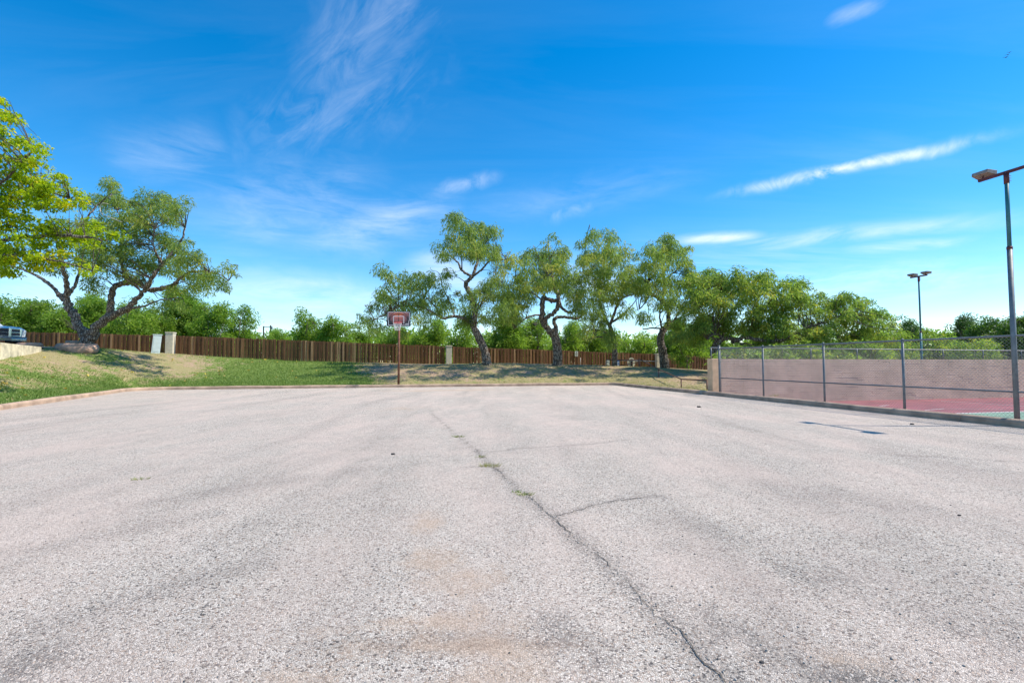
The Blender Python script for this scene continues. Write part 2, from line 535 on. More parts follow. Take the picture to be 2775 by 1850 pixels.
M['sign_white'] = simple('faded_white_sign', (0.62, 0.68, 0.62), 0.6, vary=0.12, scale=7)
M['sign_blue'] = simple('blue_sign', (0.03, 0.13, 0.42), 0.55, vary=0.2, scale=8)
M['cream'] = simple('cream_cover', (0.62, 0.60, 0.44), 0.7, vary=0.12, scale=3)
M['dark_wood'] = simple('dark_timber_post', (0.035, 0.026, 0.02), 0.9, vary=0.3)
M['drive'] = simple('driveway_concrete', (0.46, 0.42, 0.36), 0.9, vary=0.15, scale=1.5)
M['car'] = simple('silver_car_paint', (0.66, 0.68, 0.69), 0.28, 0.15, vary=0.03)
M['chrome'] = simple('chrome', (0.75, 0.77, 0.80), 0.16, 1.0, vary=0.04)
M['glass'] = simple('dark_car_glass', (0.02, 0.03, 0.035), 0.08, 0.0, vary=0.05)
M['tyre'] = simple('tyre_rubber', (0.02, 0.02, 0.02), 0.85, vary=0.1)
M['grille'] = simple('grille_mesh_black', (0.018, 0.02, 0.03), 0.5, vary=0.2)
M['bumper'] = simple('blue_grey_bumper', (0.13, 0.17, 0.21), 0.35, 0.4, vary=0.12)
M['lampglass'] = simple('headlight_glass', (0.8, 0.82, 0.85), 0.1, 0.2, vary=0.03)
M['bird'] = simple('dark_feathers', (0.05, 0.055, 0.06), 0.8, vary=0.2)

# printed backboard: orange ball fading to black
m, t, bs = material('backboard_print')
co = t.new('ShaderNodeTexCoord').outputs['Object']
rel = t.vm('MULTIPLY', t.vm('SUBTRACT', co, (0.0, 0.0, 0.30)), (1.0, 0.0, 1.05))
rr = t.vm('LENGTH', rel)
t.put(bs.inputs['Base Color'], t.ramp(rr, [(0.08, (0.95, 0.22, 0.07)), (0.28, (0.66, 0.19, 0.13)), (0.48, (0.34, 0.13, 0.12)), (0.64, (0.04, 0.03, 0.035))]))
bs.inputs['Roughness'].default_value = 0.4
M['board'] = m

# ------------------------------------------------------------------ the place: frame of the lot
TH = math.radians(12.6)
U = Vector((math.cos(TH), math.sin(TH), 0))
V = Vector((-math.sin(TH), math.cos(TH), 0))
CORNERS = [(-18.0, 23.55), (-3.35, -14.0), (15.55, -14.0), (5.95, 28.85)]      # counter-clockwise
RAD = [1.5, 1.0, 1.0, 0.35]


def round_poly(pts, rads, step=0.35):
    out = []
    n = len(pts)
    for i in range(n):
        p0, p, p1 = Vector(pts[i - 1]), Vector(pts[i]), Vector(pts[(i + 1) % n])
        a, b = (p0 - p).normalized(), (p1 - p).normalized()
        ang = a.angle(b)
        tl = rads[i] / math.tan(ang / 2)
        c = p + (a + b).normalized() * (rads[i] / math.sin(ang / 2))
        s, e = p + a * tl, p + b * tl
        a0 = math.atan2(s.y - c.y, s.x - c.x)
        a1 = math.atan2(e.y - c.y, e.x - c.x)
        while a1 < a0:
            a1 += 2 * math.pi
        k = max(3, int((a1 - a0) * rads[i] / 0.15) + 3)
        for j in range(k + 1):
            th = a0 + (a1 - a0) * j / k
            out.append((c.x + rads[i] * math.cos(th), c.y + rads[i] * math.sin(th), math.cos(th), math.sin(th)))
        q1 = Vector(pts[(i + 1) % n])
        q2 = Vector(pts[(i + 2) % n])
        an2 = (p - q1).normalized().angle((q2 - q1).normalized())
        tl2 = rads[(i + 1) % n] / math.tan(an2 / 2)
        e2 = q1 + (p - q1).normalized() * tl2
        L = (e2 - e).length
        m_ = int(L / step)
        d = (e2 - e) / L
        for j in range(1, m_):
            q = e + d * (L * j / m_)
            out.append((q.x, q.y, d.y, -d.x))
    return np.array(out)


PER = round_poly(CORNERS, RAD)          # x, y, outward nx, ny


def lot_sd(x, y):
    """Signed distance to the (nearly sharp) lot polygon, negative inside."""
    d = np.full(np.shape(x), -1e9)
    n = len(CORNERS)
    for i in range(n):
        a, b = Vector(CORNERS[i]), Vector(CORNERS[(i + 1) % n])
        e = (b - a).normalized()
        d = np.maximum(d, (np.asarray(x) - a.x) * e.y - (np.asarray(y) - a.y) * e.x)
    return d


# wooden fence line and other key places
P1 = at(460, 1000, 33.2)
P1.z = 0
P2 = at(1216, 1000, 37.4)
P2.z = 0
P3 = at(1783.5, 1000, 42.0)
P3.z = 0
FL = P1 - (P2 - P1).normalized() * 17.0
FR = at(1965, 1000, 43.6)
FR.z = 0
FENCE = [(FL, 3.42), (P1, at(460, 909, 33.2).z), (P2, at(1216, 938, 37.4).z), (P3, at(1783, 959, 42).z), (FR, at(1965, 969, 43.6).z)]
W0 = at(1945, 1000, 20.3)
W0.z = 0
COURT_Z = -0.366

CP = []
for px, py, D in ((0, 972, 21.0), (112, 953, 25.0), (230, 945, 27.0), (420, 957, 32.4), (640, 969, 34.2), (835, 979, 35.3), (1080, 985, 36.4),
                  (1216, 987, 37.2), (1500, 988, 38.4), (1640, 993, 34.6), (1731, 994, 33.4), (1785, 1021, 29.6), (1846, 1050, 24.6),
                  (1783, 997, 41.6), (1914, 1002, 42.8), (60, 940, 31.0), (1450, 1003, 31.4), (1450, 989, 33.8), (1450, 1022, 29.6), (1250, 1022, 28.9), (1250, 1003, 30.8), (1280, 988, 33.2),
                  (1640, 1010, 31.8), (1800, 997, 36.0), (460, 957, 32.9), (700, 1000, 30.0), (1000, 1007, 30.2), (1000, 988, 33.5), (480, 995, 28.2)):
    p = at(px, py, D)
    CP.append((p.x, p.y, p.z))
for k in range(0, len(PER), 9):
    x, y, nx, ny = PER[k]
    if y > 6 and x < 8.0:
        CP.append((x + nx * 0.15, y + ny * 0.15, 0.115))
CP += [(-24, 17, 1.9), (-21, 8, 1.3), (-18, 0, 1.0), (-36, 26, 2.0), (-45, 34, 2.1), (-30, 46, 1.5), (-8, 50, 0.9), (12, 56, 0.5), (28, 52, 0.3),
       (9.6, 23.5, 0.15), (13, 27, 0.35), (18, 32, 0.4), (26, 40, 0.3), (-14, 2, 0.6), (-12, -8, 0.4), (36, 34, 0.2)]
CP = np.array(CP)


def _tps_fit(P):
    n = len(P)
    d2 = ((P[:, None, :2] - P[None, :, :2]) ** 2).sum(-1)
    K = 0.5 * d2 * np.log(d2 + 1e-9) + np.eye(n) * 1.5
    A = np.zeros((n + 3, n + 3))
    A[:n, :n] = K
    A[:n, n] = 1
    A[:n, n + 1:] = P[:, :2]
    A[n:, :n] = A[:n, n:].T
    b = np.zeros(n + 3)
    b[:n] = P[:, 2]
    return np.linalg.solve(A, b)


TPS = _tps_fit(CP)


def in_court(x, y, pad=0.0):
    rx, ry = x - W0.x, y - W0.y
    v = rx * V.x + ry * V.y
    return (v < 0.32 + pad) & (rx * U.x + ry * U.y > -1.2 + 0 * v) & (x > 3)


DRIVE = [(-24.35, 24.85), (-21.40, 19.25), (-42.0, 10.0), (-44.0, 30.6), (-26.2, 30.6)]      # clockwise seen from above


def in_drive(x, y, inset=0.0):
    m = np.ones(np.shape(x), bool)
    n = len(DRIVE)
    for i in range(n):
        ax, ay = DRIVE[i]
        bx_, by_ = DRIVE[(i + 1) % n]
        L = math.hypot(bx_ - ax, by_ - ay)
        m &= ((np.asarray(y) - ay) * (bx_ - ax) - (np.asarray(x) - ax) * (by_ - ay)) / L < -inset
    return m


def H(x, y, court=True):
    x = np.atleast_1d(np.asarray(x, float))
    y = np.atleast_1d(np.asarray(y, float))
    sh = x.shape
    xf, yf = x.ravel(), y.ravel()
    z = np.zeros(len(xf))
    for i in range(0, len(xf), 20000):
        xs, ys = xf[i:i + 20000], yf[i:i + 20000]
        d2 = (xs[:, None] - CP[None, :, 0]) ** 2 + (ys[:, None] - CP[None, :, 1]) ** 2
        z[i:i + 20000] = (0.5 * d2 * np.log(d2 + 1e-9)) @ TPS[:len(CP)] + TPS[len(CP)] + TPS[len(CP) + 1] * xs + TPS[len(CP) + 2] * ys
    sd = lot_sd(xf, yf)
    far = sstep(24, 55, sd)
    z = np.clip(z, -0.3, 3.0) * (1 - far) + 0.35 * far
    edge = sstep(0.1, 0.9, sd)
    z = z * edge + 0.115 * (1 - edge)
    z = z + (fbm(xf * 0.9, yf * 0.9, 5, 3) - 0.5) * 0.10 * edge
    z = np.where(in_drive(xf, yf), np.minimum(z, 1.97), z)
    if court:
        z = np.where(in_court(xf, yf), COURT_Z - 0.06, z)
    return z.reshape(sh)


def Hs(x, y):
    return float(H([x], [y])[0])


# ------------------------------------------------------------------ ground
offs = [0.13, 0.3, 0.55, 0.85]
while offs[-1] < 32:
    offs.append(offs[-1] + 0.36)
while offs[-1] < 2500:
    offs.append(offs[-1] * 1.22)
offs = np.array(offs)
gx = PER[:, 0][:, None] + PER[:, 2][:, None] * offs[None, :]
gy = PER[:, 1][:, None] + PER[:, 3][:, None] * offs[None, :]
gz = H(gx, gy)
n_s, n_o = gx.shape


def green_field(x, y):
    x = np.asarray(x, float)
    y = np.asarray(y, float)
    r = x / np.maximum(y, 1.0)
    px = CX + r * F
    lush = sstep(430, 640, px) * (1 - sstep(900, 1085, px)) * 0.9
    sd = lot_sd(x, y)
    nearK = (1 - sstep(0.3, 4.0, sd)) * (1 - sstep(1000, 1100, px)) * 0.30
    n = fbm(x * 0.45, y * 0.45, 3, 5)
    left = (1 - sstep(430, 640, px)) * (0.40 + 0.8 * (n - 0.45))
    g = lush + left + nearK + (n - 0.5) * 0.5
    bare = np.exp(-((px - 480) / 130) ** 2) * sstep(2.2, 5.0, sd) * (1 - sstep(9.5, 13.5, sd))
    g = g - bare * 0.26
    g = np.where(px > 1085, 0.06 + 0.5 * (n - 0.45) + (1 - sstep(0.2, 2.5, sd)) * 0.14, g)
    return np.clip(g, 0, 1)


def dry_field(x, y):
    n = fbm(np.asarray(x) * 0.6 + 40, np.asarray(y) * 0.6, 9, 4)
    sd = lot_sd(x, y)
    px = CX + np.asarray(x) / np.maximum(np.asarray(y), 1.0) * F
    return np.clip(0.50 + 0.22 * (1 - sstep(400, 700, px)) + 0.9 * (n - 0.45) + 0.30 * (1 - sstep(0.3, 3.0, sd)), 0, 1)


idx = np.arange(n_s * n_o).reshape(n_s, n_o)
a = idx
b = np.roll(idx, -1, axis=0)
gf = np.stack([a[:, :-1], a[:, 1:], b[:, 1:], b[:, :-1]], -1).reshape(-1, 4)[:, ::-1]
gme = mesh_np('ground', np.stack([gx, gy, gz], -1).reshape(-1, 3), gf, M['bank'], True,
              {'green': green_field(gx, gy).ravel(), 'dry': dry_field(gx, gy).ravel()})
tag(link('ground', gme), 'sloping grass and bare dirt ground around the gravel lot', 'ground', kind='structure')


# the lot
def lot_h(x, y):
    e = sstep(0.0, 2.0, -lot_sd(x, y))
    return (fbm(np.asarray(x) * 0.35, np.asarray(y) * 0.35, 21, 3) - 0.5) * 0.07 * e


CRACKS = [
    [(1165, 1110), (1172, 1122), (1190, 1137), (1208, 1152), (1236, 1176), (1262, 1196), (1288, 1216), (1300, 1230), (1318, 1250), (1335, 1268), (1358, 1284),
     (1380, 1308), (1404, 1330), (1432, 1346), (1462, 1374), (1490, 1400), (1506, 1412), (1548, 1452), (1590, 1490), (1640, 1528), (1690, 1574), (1745, 1632), (1800, 1684),
     (1850, 1728), (1900, 1776), (1950, 1830), (2010, 1880)],
    [(1292, 1222), (1330, 1223), (1362, 1221), (1400, 1214), (1460, 1212), (1530, 1208), (1610, 1202), (1700, 1190)],
    [(1510, 1402), (1560, 1388), (1600, 1374), (1650, 1362), (1710, 1354), (1790, 1345)],
    [(1335, 1266), (1300, 1266), (1262, 1270)],
    [(2330, 1222), (2420, 1230), (2540, 1236), (2680, 1246), (2775, 1252)],
]
CW = []
for c in CRACKS:
    pts = [ground(*p) for p in c]
    CW.append(pts)


def seg_dist(x, y, pts):
    d = np.full(np.shape(x), 1e9)
    for p, q in zip(pts[:-1], pts[1:]):
        ex, ey = q.x - p.x, q.y - p.y
        L2 = ex * ex + ey * ey
        tt = np.clip(((x - p.x) * ex + (y - p.y) * ey) / L2, 0, 1)
        d = np.minimum(d, np.hypot(x - p.x - tt * ex, y - p.y - tt * ey))
    return d


step = 0.11
xs = np.arange(-19, 17, step)
ys = np.arange(-14.2, 30, step)
LX, LY = np.meshgrid(xs, ys, indexing='ij')
LZ = lot_h(LX, LY)
nx_, ny_ = LX.shape
li = np.arange(nx_ * ny_).reshape(nx_, ny_)
lf = np.stack([li[:-1, :-1], li[1:, :-1], li[1:, 1:], li[:-1, 1:]], -1).reshape(-1, 4)
cxm = LX.ravel()[lf].mean(1)
cym = LY.ravel()[lf].mean(1)
lf = lf[lot_sd(cxm, cym) < 0.03]


def patch(x, y, px, py, sx, sy, seed, rot=0.0):
    p = ground(px, py)
    dx, dy = x - p.x, y - p.y
    u = (dx * math.cos(rot) + dy * math.sin(rot)) / sx
    v = (-dx * math.sin(rot) + dy * math.cos(rot)) / sy
    n = fbm(x * 2.2, y * 2.2, seed, 5)
    return np.clip(1.15 - np.sqrt(u * u + v * v) + (n - 0.5) * 1.5, 0, 1)


dirtv = np.zeros_like(LX)
for (px, py, sx, sy, g, ro) in ((1150, 1415, 0.22, 0.55, .74, 0.15), (1180, 1500, 0.34, 0.45, .76, 0), (1210, 1590, 0.48, 0.34, .76, 0), (1200, 1690, 0.62, 0.26, .8, 0), (1230, 1755, 0.80, 0.13, .95, 0), (1180, 1850, 0.95, 0.24, .78, 0), (1420, 1820, .5, .25, .62, 0), (900, 1720, .35, .2, .5, 0),
                                (1480, 1790, 0.3, 0.3, .5, 0), (1100, 1108, 1.6, 1.1, .65, 0.2), (1180, 1058, 2.9, 0.85, 1.0, 0.22), (1320, 1055, 2.6, 0.4, .8, 0.22),
                                (2300, 1790, 0.4, 0.18, .6, -.4), (560, 1062, 3.0, 0.5, .4, 0.2), (1400, 1125, 2.0, 0.8, .3, 0.3), (1700, 1170, 1.6, .4, .35, 0),
                                (1700, 1260, .8, .3, .3, 0), (760, 1500, .8, .5, .28, .5), (2000, 1640, .7, .4, .3, -.5)):
    dirtv = np.maximum(dirtv, g * patch(LX, LY, px, py, sx, sy, 31, ro))
kerbside = np.exp(-np.abs(lot_sd(LX, LY)) / 0.30) * (0.25 + 0.6 * fbm(LX * 1.2, LY * 1.2, 77, 4))
dirtv = np.maximum(dirtv, np.where((LX > 6), 0.4, 1.0) * kerbside)
wornv = np.zeros_like(LX)
dm = seg_dist(LX, LY, CW[0])
wob = fbm(LX * 1.8, LY * 1.8, 55, 4)
wornv = np.maximum(wornv, np.exp(-(dm / (0.05 + 0.16 * wob * sstep(9, 3, LY))) ** 2) * 0.52)
for k in (1, 2, 3, 4):
    wornv = np.maximum(wornv, np.exp(-(seg_dist(LX, LY, CW[k]) / 0.06) ** 2) * 0.5)
for (px, py, sx, sy, g, ro) in ((1230, 1745, .75, .15, .8, 0.0), (1040, 1765, .4, .09, .8, 0), (1500, 1700, .16, .5, .55, .5), (380, 1620, .22, .8, .42, -.7), (140, 1800, .3, .3, .6, 0), (560, 1340, .22, 1.3, .34, -.8),
                                (2180, 1560, .35, 1.2, .45, .8), (2450, 1660, .3, 1.1, .45, .8), (2080, 1760, .1, .5, .6, .5), (2260, 1830, .4, .12, .7, -.3),
                                (1950, 1450, .3, 1.0, .35, .8), (850, 1300, .3, 2.2, .3, -.9), (2500, 1380, .6, 1.6, .35, .9), (1560, 1130, .8, .6, .3, 0), (300, 1450, .2, 1.2, .35, -.8)):
    wornv = np.maximum(wornv, g * patch(LX, LY, px, py, sx, sy, 47, ro))
rustv = np.zeros_like(LX)
for (px, py, sx, sy, g, ro) in ((1240, 1740, .70, .13, .62, 0.0), (1050, 1762, .35, .08, .55, 0), (1480, 1760, .28, .10, .45, 0), (2290, 1815, .45, .08, .6, -.25), (2480, 1845, .3, .06, .5, 0),
                                (1120, 1108, 1.0, .5, .30, 0.2), (820, 1650, .3, .12, .25, 0)):
    rustv = np.maximum(rustv, min(1.0, g * 1.4) * patch(LX, LY, px, py, sx, sy, 61, ro))
lme = mesh_np('gravel_lot', np.stack([LX, LY, LZ], -1).reshape(-1, 3), lf, M['lot'], True, {'dirt': dirtv.ravel(), 'worn': wornv.ravel(), 'rust': rustv.ravel()})
lot_o = tag(link('parking_lot', lme), 'pale chip gravel parking lot with a long crack', 'parking lot', kind='structure')

# open cracks: thin jagged ribbons of dark grit
for ci, pts in enumerate(CW):
    vs, fs = [], []
    w0 = (0.0029, 0.0024, 0.0032, 0.0026, 0.0022)[ci]
    n = 0
    for i in range(len(pts) - 1):
        p, q = pts[i], pts[i + 1]
        L = (q - p).length
        m_ = max(2, int(L / 0.05))
        d = (q - p) / L
        s = Vector((-d.y, d.x, 0))
        for j in range(m_):
            c = p + d * (L * j / m_) + s * random.gauss(0, 0.007 + 0.012 * float(fbm(p.x, p.y, 17, 2)))
            wdt = w0 * (0.35 + 1.3 * float(fbm(c.x * 3 + ci * 9, c.y * 3, 91, 3))) * (0.12 if float(fbm(c.x * 1.7, c.y * 1.7 + 5, 93, 2)) < 0.50 else 1) * (0.5 + random.random())
            z = float(lot_h(c.x, c.y)) + 0.005
            vs += [(c.x + s.x * wdt, c.y + s.y * wdt, z), (c.x - s.x * wdt, c.y - s.y * wdt, z)]
            if n:
                fs.append((2 * n - 2, 2 * n - 1, 2 * n + 1, 2 * n))
            n += 1
    link('crack', mesh_np('crack', vs, fs, M['crack']), lot_o)

# loose chips lying on the lot
octv = np.array([(1, 0, 0), (-1, 0, 0), (0, 1, 0), (0, -1, 0), (0, 0, .7), (0, 0, -.5)], float)
octf = np.array([(0, 2, 4), (2, 1, 4), (1, 3, 4), (3, 0, 4), (2, 0, 5), (1, 2, 5), (3, 1, 5), (0, 3, 5)])
NP = 9000
pyy = 1.7 + 13 * rng.random(NP) ** 1.7
pxx = pyy * (rng.random(NP) * 2.2 - 1.1)
ok = lot_sd(pxx, pyy) < -0.2
pxx, pyy = pxx[ok], pyy[ok]
# crumbs lying along the long crack
cp_ = np.array([(p.x, p.y) for p in CW[0]])
ki_ = rng.integers(6, len(cp_) - 1, 2600)
tt_ = rng.random(2600)
pxx = np.concatenate([pxx, cp_[ki_, 0] + (cp_[ki_ + 1, 0] - cp_[ki_, 0]) * tt_ + rng.normal(size=2600) * 0.035])
pyy = np.concatenate([pyy, cp_[ki_, 1] + (cp_[ki_ + 1, 1] - cp_[ki_, 1]) * tt_ + rng.normal(size=2600) * 0.03])
dens = fbm(pxx * 0.8, pyy * 0.8, 66, 3)
ok = dens > rng.random(len(dens)) * 0.9
pxx, pyy = pxx[ok], pyy[ok]
NP = len(pxx)
sz = 0.0028 + 0.0058 * rng.random(NP) ** 4
an = rng.random(NP) * 6.28
vv = octv[None] * sz[:, None, None] * (1 + 0.5 * (rng.random((NP, 6, 3)) - .5))
vx = vv[..., 0] * np.cos(an)[:, None] - vv[..., 1] * 0.75 * np.sin(an)[:, None] + pxx[:, None]
vy = vv[..., 0] * np.sin(an)[:, None] + vv[..., 1] * 0.75 * np.cos(an)[:, None] + pyy[:, None]
vz = vv[..., 2] + lot_h(pxx, pyy)[:, None] + sz[:, None] * 0.4
me = mesh_np('loose_gravel', np.stack([vx, vy, vz], -1).reshape(-1, 3), (octf[None] + 6 * np.arange(NP)[:, None, None]).reshape(-1, 3), M['pebble'])
tag(link('loose_gravel', me), 'loose stone chips scattered over the lot', 'gravel', kind='stuff')

# kerb in cast lengths
seglen = np.hypot(*(np.roll(PER[:, :2], -1, 0) - PER[:, :2]).T)
kerb = tag(empty('kerb', (0, 0, 0)), 'weathered concrete kerb edging the gravel lot', 'kerb', kind='structure')
PROF = [(0.0, -0.2), (0.0, 0.095), (0.015, 0.13), (0.05, 0.15), (0.15, 0.152), (0.175, 0.14), (0.18, -0.55)]
i0 = 0
while i0 < len(PER):
    L, i1 = 0.0, i0
    while i1 < len(PER) and L < 3.6:
        L += seglen[i1 % len(PER)]
        i1 += 1
    ring, fs = [], []
    cnt = i1 - i0 + 1
    for j in range(cnt):
        x, y, nx, ny = PER[(i0 + j) % len(PER)]
        # leave an 8 mm joint at each end
        if j in (0, cnt - 1):
            k2 = PER[(i0 + (1 if j == 0 else cnt - 2)) % len(PER)]
            e = Vector((k2[0] - x, k2[1] - y)).normalized() * 0.004
            x, y = x + e.x, y + e.y
        dz = (fbm(x * .6, y * .6, 71, 2) - .5) * 0.03
        for o_, z_ in PROF:
            ring.append((x + nx * o_, y + ny * o_, z_ + (float(dz) if z_ > 0 else 0)))
    m_ = len(PROF)
    for j in range(cnt - 1):
        for k in range(m_ - 1):
            fs.append((j * m_ + k, j * m_ + k + 1, (j + 1) * m_ + k + 1, (j + 1) * m_ + k))
    me = bpy.data.meshes.new('kerb_length')
    fs.append(tuple(range(m_)))
    fs.append(tuple((cnt - 1) * m_ + k for k in range(m_))[::-1])
    me.from_pydata(ring, [], [f[::-1] for f in fs])
    me.materials.append(M['kerb'])
    o = link('kerb_length', me, kerb)
    i0 = i1

# ------------------------------------------------------------------ tennis court, block wall, chain link
cq = [W0 + U * -0.2, W0 + U * 40, W0 + U * 40 - V * 45, W0 - V * 45 + U * -0.2]
FO = 0.30    # fence line: outward offset from the kerb face
A_, B_ = Vector((15.55, -14.0)), Vector((5.95, 28.85))
KD = (B_ - A_).normalized()
KN = Vector((KD.y, -KD.x))


def kerb_pt(px, off=FO):
    """Point on the line parallel to the right kerb at an outward offset, in the direction of pixel column px."""
    r = (px - CX) / F
    a0 = A_ + KN * off
    s = (r * a0.y - a0.x) / (KD.x - r * KD.y)
    p = a0 + KD * s
    return Vector((p.x, p.y, 0))


def sheet(name, poly, z, mat, parent=None, **kw):
    me = bpy.data.meshes.new(name)
    me.from_pydata([(p[0], p[1], z) for p in poly], [], [tuple(range(len(poly)))])
    me.materials.append(mat)
    o = link(name, me, parent)
    return tag(o, **kw) if kw else o


f0, f1 = kerb_pt(1949, 0.1), Vector((*(A_ + KN * 0.1), 0))
court = sheet('tennis_court', [f1, f1 + U * 30, W0 + U * 40, W0 + U * 0.0 - V * 0.0, f0], COURT_Z, M['court_red'], label='faded maroon tennis court behind chain link fence', category='tennis court', kind='structure')
g0, g1 = ground(2590, 1120.5, COURT_Z), ground(2775, 1112.5, COURT_Z)
gd = U.copy()
ga = g0 - gd * 2.2
sheet('green_court', [ga - V * 26, ga + gd * 24 - V * 26, ga + gd * 24, ga], COURT_Z + 0.004, M['court_green'], court)


def stripe(p, q, w, z=COURT_Z + 0.008):
    p, q = Vector(p), Vector(q)
    d = (q - p).normalized()
    s = Vector((-d.y, d.x, 0)) * w / 2
    sheet('painted_line', [p + s, p - s, q - s, q + s][::-1], z, M['line'], court)


stripe(ga, ga + gd * 24, 0.10)
stripe(ground(2551, 1086.7, COURT_Z), ground(2790, 1102, COURT_Z), 0.045)
stripe(ground(2507, 1111.5, COURT_Z), ground(2560, 1107.4, COURT_Z), 0.05)
stripe(ground(2560, 1107.6, COURT_Z), ground(2720, 1110, COURT_Z), 0.035)
stripe(ground(2384, 1100.3, COURT_Z), ground(2408, 1098, COURT_Z), 0.06)

# slump block wall along U from W0
wall = empty('block_wall', (W0.x, W0.y, COURT_Z), TH)
tag(wall, 'pinkish painted block wall at the back of the tennis court', 'wall')
WL, WH = 26.0, 1.83
MB().box((WL / 2, 0.10, WH / 2 - 0.05), (WL, 0.15, WH - 0.12)).build('mortar_core', M['mortar'], wall)
mb = MB()
rows = 18
rh = WH / rows
for r in range(rows):
    x = -0.20 if r % 2 else 0.0
    while x < WL:
        bl = 0.40
        xa, xb = max(0.0, x), min(WL, x + bl)
        if xb - xa > 0.05:
            jit = random.gauss(0, 0.0018)
            dz = random.gauss(0, 0.002)
            mb.box(((xa + xb) / 2, 0.10 + jit, (r + 0.5) * rh + dz), (xb - xa - 0.006, 0.20 + random.gauss(0, 0.0018), rh - 0.008 + random.gauss(0, .0012)))
        x += bl
o = mb.build('block_course', M['brick'], wall)
tag(o, kind='stuff')
MB().box((-0.16, 0.09, WH / 2 + 0.005), (0.30, 0.34, WH + 0.01)).build('end_pilaster', M['tan'], wall, bevel=0.012)

# return fence on top of the wall
wf = empty('wall_top_fence', (W0.x, W0.y, COURT_Z + WH), TH)
tag(wf, 'low chain link fence standing on top of the block wall', 'fence')
fh = 0.47
mb = MB().tube([(-0.24, 0.1, fh), (WL, 0.1, fh - 0.05)], 0.022, 8)
mb.build('top_rail', M['wire'], wf, True)
x = -0.22
while x < WL:
    MB().tube([(x, 0.1, -0.02), (x, 0.1, fh - 0.02)], 0.024, 8).build('post', M['galv'], wf, True)
    x += 2.45


def chain_link(length, z0, z1, pitch, rad, zoff=None):
    """Two families of slanting wires, each a thin three-sided prism; local x along the fence."""
    vs, fs = [], []
    hgt = z1 - z0
    n = int((length + hgt) / pitch) + 1
    for fam in (0, 1):
        yo = 0.003 if fam else -0.003
        for k in range(n + 1):
            s = k * pitch - hgt
            xa, xb = s, s + hgt
            za, zb = z0, z1
            if xa < 0:
                za, xa = z0 - s, 0.0
            if xb > length:
                zb, xb = z1 - (xb - length), length
            if zb - za < 0.02:
                continue
            if fam:
                xa, xb = length - xa, length - xb
            b = len(vs)
            for (x, z) in ((xa, za), (xb, zb)):
                for (u, w) in ((0, rad), (-rad * .87, -rad * .5), (rad * .87, -rad * .5)):
                    vs.append((x + u * .7, yo + w, z - u * .7 * (1 if not fam else -1)))
            fs += [(b, b + 1, b + 4, b + 3), (b + 1, b + 2, b + 5, b + 4), (b + 2, b, b + 3, b + 5)]
    return vs, fs


vs, fs = chain_link(WL, 0.0, fh - 0.03, 0.072, 0.0021)
o = link('chain_link_mesh', mesh_np('wall_mesh', vs, fs, M['wire']), wf)
o.location = (0, 0.1, 0)
tag(o, kind='stuff')

# chain link fence along the kerb
PA = kerb_pt(1949)
PPX = [1949, 2067, 2231.5, 2446.5, 2748.5]
PPS = [kerb_pt(p) for p in PPX]
gap_ = (PPS[4] - PPS[3]).length
kd3 = Vector((KD.x, KD.y, 0))
PPS += [PPS[4] - kd3 * gap_ * k for k in (1, 2, 3)]
cf = empty('chain_link_fence', (PA.x, PA.y, COURT_Z), math.atan2(-KD.y, -KD.x))
tag(cf, 'tall galvanised chain link fence along the lot kerb', 'fence')
TOP = 1.862 - COURT_Z
FLN = (PPS[-1] - PA).length
for i, p in enumerate(PPS):
    s = (p - PA).length
    if i == 4:
        continue                       # the light pole carries the fabric here
    r = 0.040 if i == 0 else 0.030
    hgt = TOP + (0.10 if i == 0 else 0.015)
    po = MB().tube([(s, 0, -0.1), (s, 0, hgt)], r, 10).build('post', M['galv'], cf, True)
    cap = MB()
    cap.tube([(s, 0, hgt), (s, 0, hgt + 0.02), (s, 0, hgt + 0.045)], [r * 1.12, r * 1.12, r * 0.4], 10)
    cap.build('post_cap', M['galv'], po, True)
MB().tube([(0, 0, TOP), (FLN, 0, TOP)], 0.022, 8).build('top_rail', M['galv'], cf, True)
MB().tube([(0, 0, 0.70 - COURT_Z), (FLN, 0, 0.70 - COURT_Z)], 0.019, 8).build('middle_rail', M['galv'], cf, True)
for z in (0.35, 0.75, 1.2, 1.7):
    MB().tube([(0.05, -0.045, z), (0.05, 0.045, z)], 0.012, 6).build('tension_band', M['galv'], cf, True)
MB().box((0.09, 0.0, TOP / 2), (0.016, 0.006, TOP - 0.15)).build('tension_bar', M['galv'], cf)
# gate-post pair standing on the wall end
vs, fs = chain_link(FLN, 0.05, TOP - 0.01, 0.0735, 0.0023)
o = link('chain_link_mesh', mesh_np('fence_mesh', vs, fs, M['wire']), cf)
tag(o, kind='stuff')


